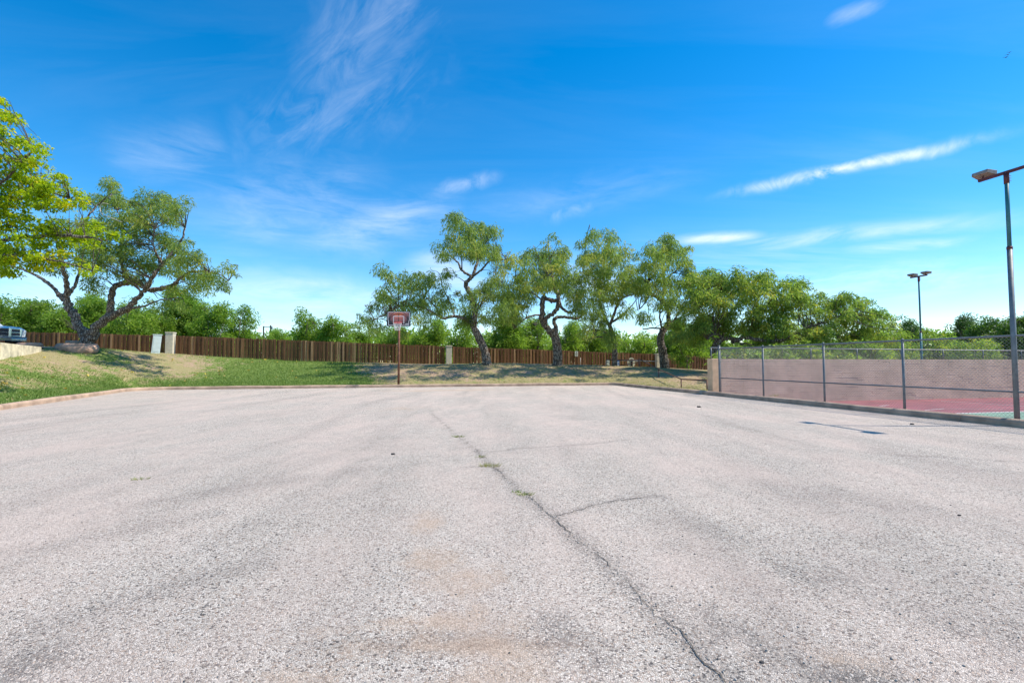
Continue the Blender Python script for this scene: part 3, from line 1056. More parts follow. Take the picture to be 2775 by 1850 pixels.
# ------------------------------------------------------------------ court lights
def court_light(base, ztop, zjoint, half, label, jp, far_half=None):
    r = empty('court_light', base)
    tag(r, label, 'light pole', 'court floodlights')
    zb = base.z
    MB().tube([(0, 0, -0.2), (0, 0, zjoint - zb)], 0.046, 12).build('lower_pole', M['galv'] if jp else M['teal'], r, True)
    MB().tube([(0, 0, zjoint - zb - 0.05), (0, 0, ztop - zb)], 0.036, 12).build('upper_pole', M['teal'], r, True)
    MB().tube([(0, 0, zjoint - zb - 0.03), (0, 0, zjoint - zb + 0.03)], 0.05, 12).build('pole_collar', M['arm'], r, True)
    ht = ztop - zb
    fh2 = far_half or half
    arm = MB()
    arm.box(tuple(V * ((half - fh2) / 2) + Vector((0, 0, ht + 0.02))), (0.055, half + fh2 + 0.10, 0.06), TH)
    arm.build('cross_arm', M['arm'], r, bevel=0.005)
    MB().tube([(0, 0, ht - 0.22), (0, 0, ht + 0.03)], 0.046, 12).build('arm_socket', M['arm'], r, True)
    for k in range(3):
        MB().tube([(0.0, 0, ht - 0.05 - 0.05 * k), (0.10, 0.0, ht - 0.05 - 0.05 * k)], 0.006, 6).build('bolt', M['arm'], r, True)
    for s in (1, -1):
        c = V * (half * 0.92 if s > 0 else -fh2 * 0.92)
        MB().tube([(c.x, c.y, ht + 0.04), (c.x, c.y, ht + 0.12)], 0.014, 8).build('lamp_stem', M['arm'], r, True)
        # housing: a flat trapezoid box, tipped towards the court
        lx = U * 1.0
        cc = c + Vector((0, 0, ht + 0.15)) + lx * 0.02
        tilt = 0.16
        dn = Vector((lx.x * math.cos(tilt), lx.y * math.cos(tilt), -math.sin(tilt)))
        up = Vector((lx.x * math.sin(tilt), lx.y * math.sin(tilt), math.cos(tilt)))
        w = V * 0.18
        hs = []
        for (d_, h_, ws) in ((-0.12, -0.045, .85), (0.12, -0.055, 1.0), (0.12, 0.05, 1.0), (-0.12, 0.03, .85)):
            hs.append((cc + dn * d_ + up * h_, ws))
        vs_ = [p - w * ws for p, ws in hs] + [p + w * ws for p, ws in hs]
        lamp = MB().add(vs_, [(0, 1, 2, 3), (7, 6, 5, 4), (0, 4, 5, 1), (1, 5, 6, 2), (2, 6, 7, 3), (3, 7, 4, 0)]).build('floodlight', M['housing'], r, bevel=0.008)
        q = [cc + dn * 0.123 + up * hh_ + w * ww for hh_, ww in ((-.045, -.9), (-.045, .9), (.04, .9), (.04, -.9))]
        MB().prism([p for p in q], (0, 0, 0), dn * 0.004).build('lens', M['lens'], lamp)
    return r


lp = PPS[4].copy()
lp.z = COURT_Z
court_light(lp, at(2728, 470, lp.y).z, at(2740, 672, lp.y).z, 0.46, 'tall pole with floodlights on a red cross arm, nearest at right edge', True, 1.15)
_r = (2497 - CX) / F
_o = W0 + V * 0.45
wl = _o + U * ((_r * _o.y - _o.x) / (U.x - _r * U.y))
wl.z = 0.0
court_light(wl, at(2497, 750, wl.y).z, at(2497, 900, wl.y).z, 0.34, 'smaller looking teal floodlight pole rising behind the block wall', False)


# ------------------------------------------------------------------ wooden fence
def unit_picket(name, w, d, ear):
    prof = [(-w / 2, 0), (w / 2, 0), (w / 2, 1 - ear), (w / 2 - 0.022, 1), (-w / 2 + 0.022, 1), (-w / 2, 1 - ear)]
    vs = [(x, -d / 2, z) for x, z in prof] + [(x, d / 2, z) for x, z in prof]
    fs = [(0, 1, 2, 3, 4, 5), (11, 10, 9, 8, 7, 6)] + [((i + 1) % 6, i, 6 + i, 6 + (i + 1) % 6) for i in range(6)]
    me = bpy.data.meshes.new(name)
    me.from_pydata(vs, [], fs)
    me.materials.append(M['wood'])
    return me


PK = [unit_picket('picket_a', 0.118, 0.026, 0.012), unit_picket('picket_b', 0.112, 0.026, 0.012), unit_picket('picket_c', 0.122, 0.026, 0.001)]
FLAB = ['dark stained wooden fence at the far left behind the parked truck', 'long dark brown wooden fence running behind the basketball hoop',
        'dark brown wooden fence behind the twisted tree trunks', 'short wooden fence end behind the shrub and block wall']
for si in range(4):
    (pa, za), (pb, zb) = FENCE[si], FENCE[si + 1]
    d = pb - pa
    L = d.length
    d = d / L
    rz = math.atan2(d.y, d.x)
    root = empty('wooden_fence', (pa.x, pa.y, Hs(pa.x, pa.y)), rz)
    tag(root, FLAB[si], 'fence', 'wooden fence runs between cream pillars')
    bz = root.location.z
    pitch = 0.134
    ga0 = 0.30 if si > 0 else 0.0
    ga1 = 0.30 if si < 3 else 0.0
    n = int((L - ga0 - ga1) / pitch)
    sx = ga0 + (np.arange(n) + 0.5) * (L - ga0 - ga1) / n
    wx, wy = pa.x + d.x * sx, pa.y + d.y * sx
    hz = H(wx, wy)
    tz = za + (zb - za) * sx / L + (fbm(sx * 0.35, sx * 0 + si * 7, 14, 3) - .5) * 0.05
    for k in range(n):
        o = bpy.data.objects.new('picket', PK[int(rng.integers(0, 3))])
        COL.objects.link(o)
        o.parent = root
        off = (0.014 if k % 2 else -0.014) + random.gauss(0, 0.006)
        o.location = (sx[k] + random.gauss(0, 0.004), off + random.gauss(0, 0.003), hz[k] + 0.02 - bz)
        o.rotation_euler = (random.gauss(0, 0.004), random.gauss(0, 0.006), random.gauss(0, 0.045))
        o.scale = (1, 1, max(0.3, tz[k] - hz[k] - 0.02 + random.gauss(0, 0.010)))
    for fr in (0.2, 0.55, 0.88):
        pts = []
        for q in np.linspace(0, n - 1, 12).astype(int):
            zb_, zt_ = hz[q], tz[q]
            pts.append((sx[q], 0.045, zb_ + (zt_ - zb_) * fr - bz))
        MB().tube(pts, 0.035, 4).build('rail', M['wood_back'], root)

PLAB = ['cream stucco fence pillar beside the pale utility cabinet', 'cream stucco fence pillar right of the basketball hoop', 'cream stucco fence pillar beside the shrub, by the handrail']
for i, (p, w, top) in enumerate(((P1, 0.46, at(460, 900, 33.2).z), (P2, 0.42, at(1216, 936, 37.4).z), (P3, 0.42, at(1783, 957.5, 42).z))):
    zb = Hs(p.x, p.y) - 0.3
    r = empty('fence_pillar', (p.x, p.y, zb), math.atan2((P2 - P1).y, (P2 - P1).x))
    tag(r, PLAB[i], 'pillar', 'fence pillars')
    h_ = top - zb
    MB().box((0, 0, h_ / 2 - 0.04), (w, w * 1.05, h_ - 0.08)).build('shaft', M['pillar'], r, bevel=0.012)
    MB().box((0, 0, h_ - 0.04), (w + 0.05, w * 1.05 + 0.05, 0.08)).build('cap', M['pillar'], r, bevel=0.012)

# ------------------------------------------------------------------ basketball hoop
bp = ground(1080, 1040, 0.13)
bp = at(1080, 1041, 26.55)
bp.z = 0.10
hoop = empty('basketball_hoop', bp, TH * 0.35)
tag(hoop, 'basketball hoop with red and black backboard on a rusty brown post', 'basketball hoop')
sc_ = bp.y / F
zt = lambda py: at(1080, py, bp.y).z - bp.z
MB().tube([(0, 0, -0.3), (0, 0, zt(860))], 0.058, 12).build('post', M['rust_post'], hoop, True)
bw, bh = 1.235, 0.79
bzc = (zt(846.5) + zt(885.5)) / 2
boff = -0.55
bdx = 0.06
bo = MB().box((0, 0, 0), (bw, 0.03, bh)).build('backboard', M['board'], hoop, bevel=0.03)
bo.location = (bdx, boff, bzc)


def strip(parent, pts, w, mat, name, y=-0.0185):
    mb = MB()
    for p, q in zip(pts[:-1], pts[1:]):
        p, q = Vector((p[0], 0, p[1])), Vector((q[0], 0, q[1]))
        d = (q - p).normalized()
        n = Vector((-d.z, 0, d.x)) * w / 2
        e = d * w * 0.2
        poly = [p - e + n, q + e + n, q + e - n, p - e - n]
        mb.prism([Vector((v.x, y, v.z)) for v in poly], (0, 0, 0), (0, -0.002, 0))
    return mb.build(name, mat, parent)


hw, hh2 = bw / 2, bh / 2
# black edging, white line, ball seams, target square
strip(bo, [(-hw + .02, -hh2 + .02), (hw - .02, -hh2 + .02), (hw - .02, hh2 - .02), (-hw + .02, hh2 - .02), (-hw + .02, -hh2 + .02)], 0.055, M['black'], 'black_edge')
il, it = hw - .058, hh2 - .05
strip(bo, [(-il + .03, -it), (il - .03, -it), (il - .03, -it + .22), (il, -it + .28), (il, it), (-il, it), (-il, -it + .28), (-il + .03, -it + .22), (-il + .03, -it)], 0.026, M['white'], 'white_outline', -0.021)
arc = lambda rx, rz, cz: [(rx * math.cos(a), cz + rz * math.sin(a)) for a in np.linspace(0.02, math.pi - 0.02, 21)]
strip(bo, arc(0.50, 0.42, -0.16), 0.030, M['black'], 'ball_seam', -0.0205)
strip(bo, arc(0.54, 0.58, -0.20)[2:8], 0.026, M['black'], 'ball_seam', -0.0205)
strip(bo, arc(0.54, 0.58, -0.20)[-8:-2], 0.026, M['black'], 'ball_seam', -0.0205)
strip(bo, [(0, -0.28), (0, 0.30)], 0.026, M['black'], 'ball_seam', -0.0195)
strip(bo, [(-.27, -.26), (-.27, .13), (.27, .13), (.27, -.26)], 0.035, M['white'], 'target_square', -0.0225)
strip(bo, [(0.36, -0.27), (0.50, -0.27)], 0.035, M['white'], 'small_white_mark', -0.021)
# bracket
br = MB()
for s in (-.12, .12):
    br.tube([(0, 0.0, bzc + 0.15), (bdx + s, boff + 0.03, bzc + 0.10)], 0.018, 6)
    br.tube([(0, 0.0, bzc - 0.35), (bdx + s, boff + 0.03, bzc - 0.22)], 0.018, 6)
br.build('bracket', M['black'], hoop, True)
rz_ = zt(877.5)
rc = Vector((bdx, boff - 0.02 - 0.15 - 0.225, rz_))
ring = [(rc.x + 0.225 * math.cos(a), rc.y + 0.225 * math.sin(a), rz_) for a in np.linspace(0, 2 * math.pi, 29)]
rim = MB().tube(ring, 0.012, 6, cap=False)
rim.box((rc.x, boff - 0.09, rz_ - 0.03), (0.16, 0.16, 0.05))
rim.tube([(rc.x - .2, rc.y + .1, rz_), (rc.x - .08, boff - .03, rz_ - .04)], 0.01, 6)
rim.tube([(rc.x + .2, rc.y + .1, rz_), (rc.x + .08, boff - .03, rz_ - .04)], 0.01, 6)
rim.build('rim', M['rim'], hoop, True)
net = MB()
for k in range(12):
    for sgn in (1, -1):
        pts = []
        for j in range(5):
            tt = j / 4
            r_ = 0.222 * (1 - tt) + 0.125 * tt
            a_ = 2 * math.pi * (k + sgn * tt * 1.5) / 12
            pts.append((rc.x + r_ * math.cos(a_), rc.y + r_ * math.sin(a_), rz_ - 0.42 * tt))
        net.tube(pts, 0.0065, 4)
net.build('net', M['net'], hoop)

# ------------------------------------------------------------------ utility cabinet, signs, handrails
c0 = at(421, 957, 31.8)
cb = empty('utility_cabinet', (c0.x, c0.y, Hs(c0.x, c0.y) - 0.05), 0.62)
tag(cb, 'pale blue grey metal utility cabinet leaning beside the cream pillar', 'utility cabinet')
chh = at(421, 906, 31.8).z - cb.location.z
cbm = MB()
lean = 0.09
vs_ = []
for z, sh in ((0, 0), (chh - 0.06, lean)):
    for x, y in ((-.23, -.23), (.23, -.23), (.23, .23), (-.23, .23)):
        vs_.append((x + sh, y, z))
cbm.add(vs_, [(3, 2, 1, 0), (4, 5, 6, 7), (0, 1, 5, 4), (1, 2, 6, 5), (2, 3, 7, 6), (3, 0, 4, 7)])
cbm.build('cabinet_body', M['box'], cb, bevel=0.015)
MB().box((lean, 0, chh - 0.03), (0.51, 0.51, 0.06)).build('cabinet_lid', M['box'], cb, bevel=0.015)
MB().add([(-.17 + .012, -.245, .15), (.17 + .012, -.245, .15), (.17 + lean * .85, -.245, chh - .18), (-.17 + lean * .85, -.245, chh - .18),
          (-.17 + .012, -.225, .15), (.17 + .012, -.225, .15), (.17 + lean * .85, -.225, chh - .18), (-.17 + lean * .85, -.225, chh - .18)],
         [(0, 1, 2, 3), (7, 6, 5, 4), (0, 4, 5, 1), (1, 5, 6, 2), (2, 6, 7, 3), (3, 7, 4, 0)]).build('cabinet_door', M['box'], cb)


def sign(name, px, py0, py1, wpx, D, mat, label, bars, post=True, on_fence=False):
    c = at(px, (py0 + py1) / 2, D)
    h_ = (py1 - py0) * D / F
    w_ = wpx * D / F
    gz_ = Hs(c.x, c.y)
    r = empty(name, (c.x, c.y, gz_), TH)
    tag(r, label, 'sign')
    zc_ = c.z - gz_
    MB().box((0, 0, zc_), (w_, 0.02, h_)).build('panel', mat, r, bevel=0.004)
    for (fx, fz, fw, fh_, mt) in bars:
        MB().box((fx * w_, -0.0115, zc_ + fz * h_), (fw * w_, 0.003, fh_ * h_)).build('print', mt, r)
    if post:
        for s in (-.42, .42):
            MB().box((s * w_, 0.035, (zc_ + h_ / 2) / 2 - 0.1), (0.045, 0.045, zc_ + h_ / 2 + 0.2)).build('stake', M['dark_wood'], r)
    else:
        MB().box((0, 0.03, zc_), (0.05, 0.04, h_ * 0.8)).build('bracket', M['dark_wood'], r)


fy = lambda px: (lambda r: (P2.y + (P3.y - P2.y) * ((r * P2.y - P2.x) / ((P3.x - P2.x) - r * (P3.y - P2.y)))))((px - CX) / F)
sign('notice_sign', 1562, 951.5, 965.5, 8.6, fy(1562) - 0.12, M['sign_white'], 'small faded white notice sign high on the wooden fence',
     [(0, .26, .35, .2, M['dark_wood']), (0, -.04, .7, .10, M['dark_wood']), (0, -.30, .6, .12, M['dark_wood'])], post=False)
sign('notice_board', 1646.5, 975.5, 992.5, 10.6, 37.6, M['sign_white'], 'pale two-panel notice sign on dark stakes left of the thin trunk',
     [(0, .25, .6, .16, M['galv']), (0, 0.02, 1.0, .05, M['dark_wood']), (0, -.26, .55, .14, M['galv'])])
sign('blue_sign', 1674.5, 976.5, 993, 8.6, 37.6, M['sign_blue'], 'small bright blue sign right of the thin trunk',
     [(.05, .2, .5, .14, M['sign_white']), (-.05, -.02, .35, .10, M['sign_white']), (0, -.3, .6, .14, M['sign_white'])])
st_ = at(1573, 990, fy(1573) - 0.8)
stk = MB().tube([(0, 0, -.2), (0.01, 0, 0.62)], 0.022, 6).build('marker_stake', M['pale_rail'], None, True)
stk.location = (st_.x, st_.y, Hs(st_.x, st_.y))
tag(stk, 'thin pale marker stake standing in dirt before the fence', 'stake')

# cream rounded board with a dark post before it
cbp = at(1711, 996, 38.4)
cr = empty('round_board', (cbp.x, cbp.y, Hs(cbp.x, cbp.y)), TH)
tag(cr, 'cream round board with a dark timber post before the fence', 'board')
zz = lambda py: at(1711, py, 38.4).z - cr.location.z
kx = 38.4 / F
prof = []
for px_, py_ in ((1704, 996), (1700, 987), (1699.5, 979), (1703.5, 976), (1705, 971.5), (1709, 969), (1714, 969), (1718, 971.5), (1719, 976), (1722.5, 980), (1721, 988), (1716, 996)):
    prof.append(Vector(((px_ - 1711) * kx, -0.02, zz(py_))))
MB().prism(prof, (0, 0, 0), (0, 0.05, 0)).build('panel', M['cream'], cr)
MB().box((0, -0.07, zz(985)), (0.13, 0.10, zz(973) - zz(998))).build('post', M['dark_wood'], cr)


def rail_thing(label, runs, posts, mat, rad=0.03, name='handrail'):
    base = Vector(runs[0][0])
    r = empty(name, (base.x, base.y, Hs(base.x, base.y)))
    tag(r, label, 'handrail', 'pipe handrails on the bank')
    o_ = Vector(r.location)
    for run in runs:
        MB().tube([Vector(p) - o_ for p in run], rad, 8).build('pipe', mat, r, True)
    for p in posts:
        zb = Hs(p.x, p.y) - 0.4
        MB().tube([Vector((p.x, p.y, zb)) - o_, Vector(p) - o_], rad, 8).build('post', mat, r, True)
    return r


h1, h2, h3, h4 = at(1915.6, 1030, 21.6), at(1846, 1027, 24.6), at(1785, 1000, 29.6), at(1731.5, 973, 33.5)
rail_thing('rusty brown pipe handrail running down the dirt bank to the wall', [[h1, h2, h3, h4]], [h1, h2, h3, h4], M['rail'], 0.032)
h5, h6 = at(1731.5, 975, 33.9), at(1643, 975, 36.0)
rail_thing('upper dark pipe handrail running level along the bank crest', [[h5, h6]], [h6], M['rail'], 0.03)
h7, h8 = at(1782, 979, 34.9), at(1678, 976, 35.6)
rail_thing('pale grey pipe rail crossing before the cream pillar', [[h7, h8]], [h8], M['pale_rail'], 0.03)
h9, h10 = at(1680, 990, 35.2), at(1734, 981, 34.6)
rail_thing('low slanting pipe handrail under the upper rails', [[h9, h10]], [h10], M['rail'], 0.028)


# ------------------------------------------------------------------ rocks, retaining wall, driveway
def rock(name, c, size, seed, label, group=None, flat=0.55, rz=0.0, mat='rock'):
    import bmesh
    bm = bmesh.new()
    bmesh.ops.create_icosphere(bm, subdivisions=4, radius=1.0)
    r0 = np.random.default_rng(seed)
    offs_ = r0.random(3) * 50
    for v in bm.verts:
        p = v.co.copy()
        n = fbm(np.array([p.x * 1.3 + offs_[0]]), np.array([p.y * 1.3 + p.z * 0.9 + offs_[1]]), seed, 4)[0]
        q = p * (0.82 + 0.36 * n)
        q.z = min(q.z, flat) + 0.06 * (n - .5)
        v.co = Vector((q.x * size[0], q.y * size[1], q.z * size[2]))
    me = bpy.data.meshes.new(name)
    bm.to_mesh(me)
    bm.free()
    me.materials.append(M[mat])
    me.polygons.foreach_set('use_smooth', [True] * len(me.polygons))
    o = link(name, me)
    o.location = c
    o.rotation_euler = (0, 0, rz)
    tag(o, label, 'rock', group)
    return o


rk = at(211, 938, 26.6)
rock('boulder', (rk.x, rk.y, Hs(rk.x, rk.y) + 0.05), (1.02, 0.75, 0.56), 3, 'broad pink sandstone boulder at the foot of the forked tree', 'rocks by the left tree')
rk = at(202, 923, 27.9)
rock('boulder', (rk.x, rk.y, rk.z - 0.12), (0.40, 0.35, 0.22), 5, 'small flat rock slab lying behind the broad boulder', 'rocks by the left tree')
rk = at(80, 935, 26.0)
rock('boulder', (rk.x, rk.y, rk.z - 0.02), (0.62, 0.45, 0.26), 8, 'low pinkish rock beside the parked truck', 'rocks by the left tree')
rk = at(125, 938, 26.4)
rock('boulder', (rk.x, rk.y, rk.z - 0.14), (0.55, 0.4, 0.2), 12, 'thin flat rock just beyond the end of the retaining wall', 'rocks by the left tree')

wa, wb = at(112, 946, 25.0), at(0, 950, 21.0)
wdir = (wb - wa)
wdir.z = 0
wdir.normalize()
wn = Vector((wdir.y, -wdir.x, 0))
if wn.x > 0:
    wn = -wn
ztop_a, ztop_b = at(112, 940, 25.0).z, at(0, 928, 21.0).z
rw = empty('retaining_wall', (wa.x, wa.y, ztop_a - 0.5))
tag(rw, 'pale limestone retaining wall below the driveway at left', 'wall')
npan = 7
plen = 0.9
for k in range(npan):
    p = wa + wdir * plen * k
    q = wa + wdir * (plen * (k + 1) - 0.006)
    za = ztop_a + (ztop_b - ztop_a) * (k * plen / 4.5)
    zb = ztop_a + (ztop_b - ztop_a) * ((k + 1) * plen / 4.5)
    jit = random.gauss(0, 0.008)
    pp = [p + wn * jit, q + wn * jit, q + wn * (0.28 + jit), p + wn * (0.28 + jit)]
    lo = [Vector((v.x, v.y, ztop_a - 1.3)) for v in pp]
    hi = [Vector((pp[0].x, pp[0].y, za)), Vector((pp[1].x, pp[1].y, zb)), Vector((pp[2].x, pp[2].y, zb)), Vector((pp[3].x, pp[3].y, za))]
    o_ = Vector(rw.location)
    fs_ = [(3, 2, 1, 0), (4, 5, 6, 7), (0, 1, 5, 4), (1, 2, 6, 5), (2, 3, 7, 6), (3, 0, 4, 7)]
    if (pp[1] - pp[0]).cross(pp[3] - pp[0]).z < 0:
        fs_ = [f[::-1] for f in fs_]
    MB().add([v - o_ for v in lo + hi], fs_).build('stone_panel', M['stone_wall'], rw, bevel=0.012)
# driveway behind the wall
tk = at(24, 900, 27.0)
tz_ = at(33, 923, 27.0).z - 0.42
dz0 = tz_ - 0.004
sheet('driveway', DRIVE[::-1], dz0, M['drive'], label='pale concrete driveway behind the retaining wall', category='driveway', kind='structure')


# ------------------------------------------------------------------ parked truck
def build_truck(loc, rz):
    r = empty('pickup_truck', loc, rz)
    tag(r, 'silver pickup truck parked on the driveway at the left edge', 'truck')

    def loft(name, secs, mat, parent=r, bevel=0.03):
        # secs: (y, halfwidth_bottom, halfwidth_shoulder, halfwidth_top, zb, zs, zt)
        vs, fs = [], []
        for (y, wb_, ws_, wt_, zb_, zs_, zt_) in secs:
            vs += [(-wb_, y, zb_), (-ws_, y, zs_), (-wt_, y, zt_), (wt_, y, zt_), (ws_, y, zs_), (wb_, y, zb_)]
        n = 6
        for i in range(len(secs) - 1):
            for k in range(n):
                a_, b_ = i * n + k, i * n + (k + 1) % n
                fs.append((a_, a_ + n, b_ + n, b_))
        fs.append(tuple(range(n)))
        fs.append(tuple((len(secs) - 1) * n + k for k in range(n))[::-1])
        return MB().add(vs, fs).build(name, mat, parent, bevel=bevel)
    loft('hood_and_fenders', [(0.02, .82, .86, .62, .62, 1.00, 1.12), (0.25, .93, .97, .72, .55, 1.06, 1.20), (0.9, .96, 1.0, .78, .5, 1.10, 1.27), (1.6, .96, 1.0, .80, .5, 1.12, 1.31)], M['car'])
    cab = loft('cab', [(1.602, .96, 1.0, .84, .5, 1.13, 1.30), (2.35, .96, 1.0, .70, .5, 1.15, 1.86), (3.3, .96, 1.0, .70, .5, 1.15, 1.88), (3.6, .96, 1.0, .80, .5, 1.15, 1.40)], M['car'])
    loft('cargo_bed', [(3.605, .96, 1.0, .98, .5, 1.12, 1.28), (5.4, .96, 1.0, .98, .55, 1.12, 1.28)], M['car'])
    MB().add([(-.74, 1.70, 1.36), (.74, 1.70, 1.36), (.64, 2.27, 1.81), (-.64, 2.27, 1.81), (-.74, 1.72, 1.35), (.74, 1.72, 1.35), (.64, 2.29, 1.80), (-.64, 2.29, 1.80)],
             [(0, 1, 2, 3), (7, 6, 5, 4), (0, 4, 5, 1), (1, 5, 6, 2), (2, 6, 7, 3), (3, 7, 4, 0)]).build('windscreen', M['glass'], r)
    for s in (-1, 1):
        MB().prism([(s * .985, 2.1, 1.22), (s * .76, 2.45, 1.78), (s * .76, 3.2, 1.78), (s * .97, 3.3, 1.22)], (0, 0, 0), (s * 0.012, 0, 0)).build('side_window', M['glass'], r)
        MB().box((s * 1.08, 1.95, 1.28), (.16, .10, .2)).build('mirror', M['grille'], r, bevel=0.03)
    # crosshair grille, slightly bowed
    gr = empty('grille', (0, 0, 0))
    gr.parent = r
    for s in (-1, 1):
        for (z0, z1) in ((0.72, 0.86), (0.905, 1.05)):
            MB().prism([(s * .055, -.055, z0), (s * .50, -.005, z0 + .01), (s * .52, -.005, z1), (s * .055, -.055, z1)], (0, 0, 0), (0, 0.05, 0)).build('grille_opening', M['grille'], gr)
    fr = MB()
    fr.box((0, -.065, .885), (.115, .06, .50))
    for s in (-1, 1):
        for z in (0.685, 0.882, 1.08):
            fr.prism([(s * .05, -.085, z - .025), (s * .58, -.03, z - .025), (s * .58, -.03, z + .025), (s * .05, -.085, z + .025)], (0, 0, 0), (0, 0.06, 0))
        fr.prism([(s * .50, -.045, .67), (s * .60, -.03, .67), (s * .60, -.03, 1.10), (s * .50, -.045, 1.10)], (0, 0, 0), (0, 0.06, 0))
    fr.build('crossbar_frame', M['chrome'], gr, bevel=0.008)
    for s in (-1, 1):
        MB().prism([(s * .63, -.02, .74), (s * .86, .10, .76), (s * .88, .10, 1.04), (s * .63, -.02, 1.06)], (0, 0, 0), (0, 0.06, 0)).build('headlight', M['lampglass'], r, bevel=0.012)
    MB().prism([(-.98, .12, .46), (-.8, -.10, .42), (0, -.20, .42), (.8, -.10, .42), (.98, .12, .46)], (0, 0, 0), (0, 0, 0.14)).build('lower_bumper', M['chrome'], r, bevel=0.02)
    MB().prism([(-.97, .10, .565), (-.8, -.09, .565), (0, -.185, .565), (.8, -.09, .565), (.97, .10, .565)], (0, 0, 0), (0, 0, 0.10)).build('upper_bumper', M['bumper'], r, bevel=0.02)
    for s in (-1, 1):
        for y in (0.95, 4.4):
            t_ = MB().tube([(s * .72, y, .40), (s * .99, y, .40)], .40, 24).build('wheel', M['tyre'], r, bevel=0.03)
            MB().tube([(s * .985, y, .40), (s * 1.0, y, .40)], .23, 18).build('rim', M['chrome'], t_)
    return r


build_truck((tk.x, tk.y, tz_), math.radians(80))


# ------------------------------------------------------------------ trees
def catmull(pts, per=6):
    P = [Vector(p) for p in pts]
    if len(P) == 2:
        return [P[0].lerp(P[1], i / per) for i in range(per + 1)]
    out = []
    for i in range(len(P) - 1):
        p0 = P[i - 1] if i else P[0] * 2 - P[1]
        p1, p2 = P[i], P[i + 1]
        p3 = P[i + 2] if i + 2 < len(P) else P[-1] * 2 - P[-2]
        for j in range(per):
            t = j / per
            out.append(0.5 * ((2 * p1) + (p2 - p0) * t + (2 * p0 - 5 * p1 + 4 * p2 - p3) * t * t + (3 * p1 - p0 - 3 * p2 + p3) * t ** 3))
    out.append(P[-1])
    return out


def gnarl_tube(pts, r0, r1, n=12, knots=0.14, flare=0.0, seed=0):
    mb = MB()
    L = len(pts)
    rr = []
    for i in range(L):
        t = i / (L - 1)
        r = r0 * (1 - t) + r1 * t
        r *= 1 + knots * (random.random() - .5) + flare * math.exp(-t * 9)
        rr.append(r)
    mb.tube(pts, rr, n)
    # irregular girth
    for k in range(len(mb.v)):
        i = min(k // n, L - 1)
        x, y, z = mb.v[k]
        c = pts[i]
        f = 1 + 0.22 * (float(vnoise(np.array([x * 4.1 + seed]), np.array([y * 4.1 + z * 2.3]), 3)[0]) - .5) + 0.12 * (random.random() - .5)
        mb.v[k] = (c.x + (x - c.x) * f, c.y + (y - c.y) * f, c.z + (z - c.z) * f)
    return mb


def leaves_mesh(name, centers, crad, per, L, Wd, droop, mat, tint0, tint_sd, origin, seed, flat=0.0, rc_tint=None, keep=None):
    """Leaf-sized faces in clumps. centers (n,3), crad (n,), per = leaves per unit clump."""
    r = np.random.default_rng(seed)
    cnt = np.maximum(6, (per * (crad / np.mean(crad)) ** 2).astype(int))
    ci = np.repeat(np.arange(len(centers)), cnt)
    n = len(ci)
    g = r.normal(size=(n, 3))
    g /= np.linalg.norm(g, axis=1)[:, None]
    rad = r.random(n) ** 0.45
    off = g * (rad * crad[ci])[:, None]
    off[:, 2] *= (0.75 - 0.35 * flat)
    off[:, 2] -= droop * (np.hypot(off[:, 0], off[:, 1]) * 0.55)
    p = centers[ci] + off
    d = off / (np.linalg.norm(off, axis=1)[:, None] + 1e-6) * 0.8 + r.normal(size=(n, 3)) * 0.55
    d[:, 2] -= droop * 1.1
    d /= np.linalg.norm(d, axis=1)[:, None]
    w = np.cross(d, r.normal(size=(n, 3)) * (1 - flat * .75) + np.array([0, 0, flat * 1.8]))
    w /= np.linalg.norm(w, axis=1)[:, None] + 1e-9
    ln = L * (0.6 + 0.8 * r.random(n))
    wd = Wd * (0.7 + 0.6 * r.random(n))
    base = p - d * ln[:, None] * .5
    tip = p + d * ln[:, None] * .5
    tip[:, 2] -= droop * ln * 0.18
    mdl = p + w * wd[:, None] * .5
    mdr = p - w * wd[:, None] * .5
    V_ = np.stack([base, mdl, tip, mdr], 1) - np.array(origin)
    q = np.arange(n) * 4
    Fq = np.concatenate([np.stack([q, q + 1, q + 2], 1), np.stack([q, q + 2, q + 3], 1)])
    ct = tint0 + r.normal(size=len(centers)) * tint_sd
    if rc_tint is not None:
        ct = ct + rc_tint
    tint = np.clip(ct[ci] + r.normal(size=n) * tint_sd * 0.9, 0, 1)
    return mesh_np(name, V_.reshape(-1, 3), Fq, mat, False, {'tint': np.repeat(tint, 4)})


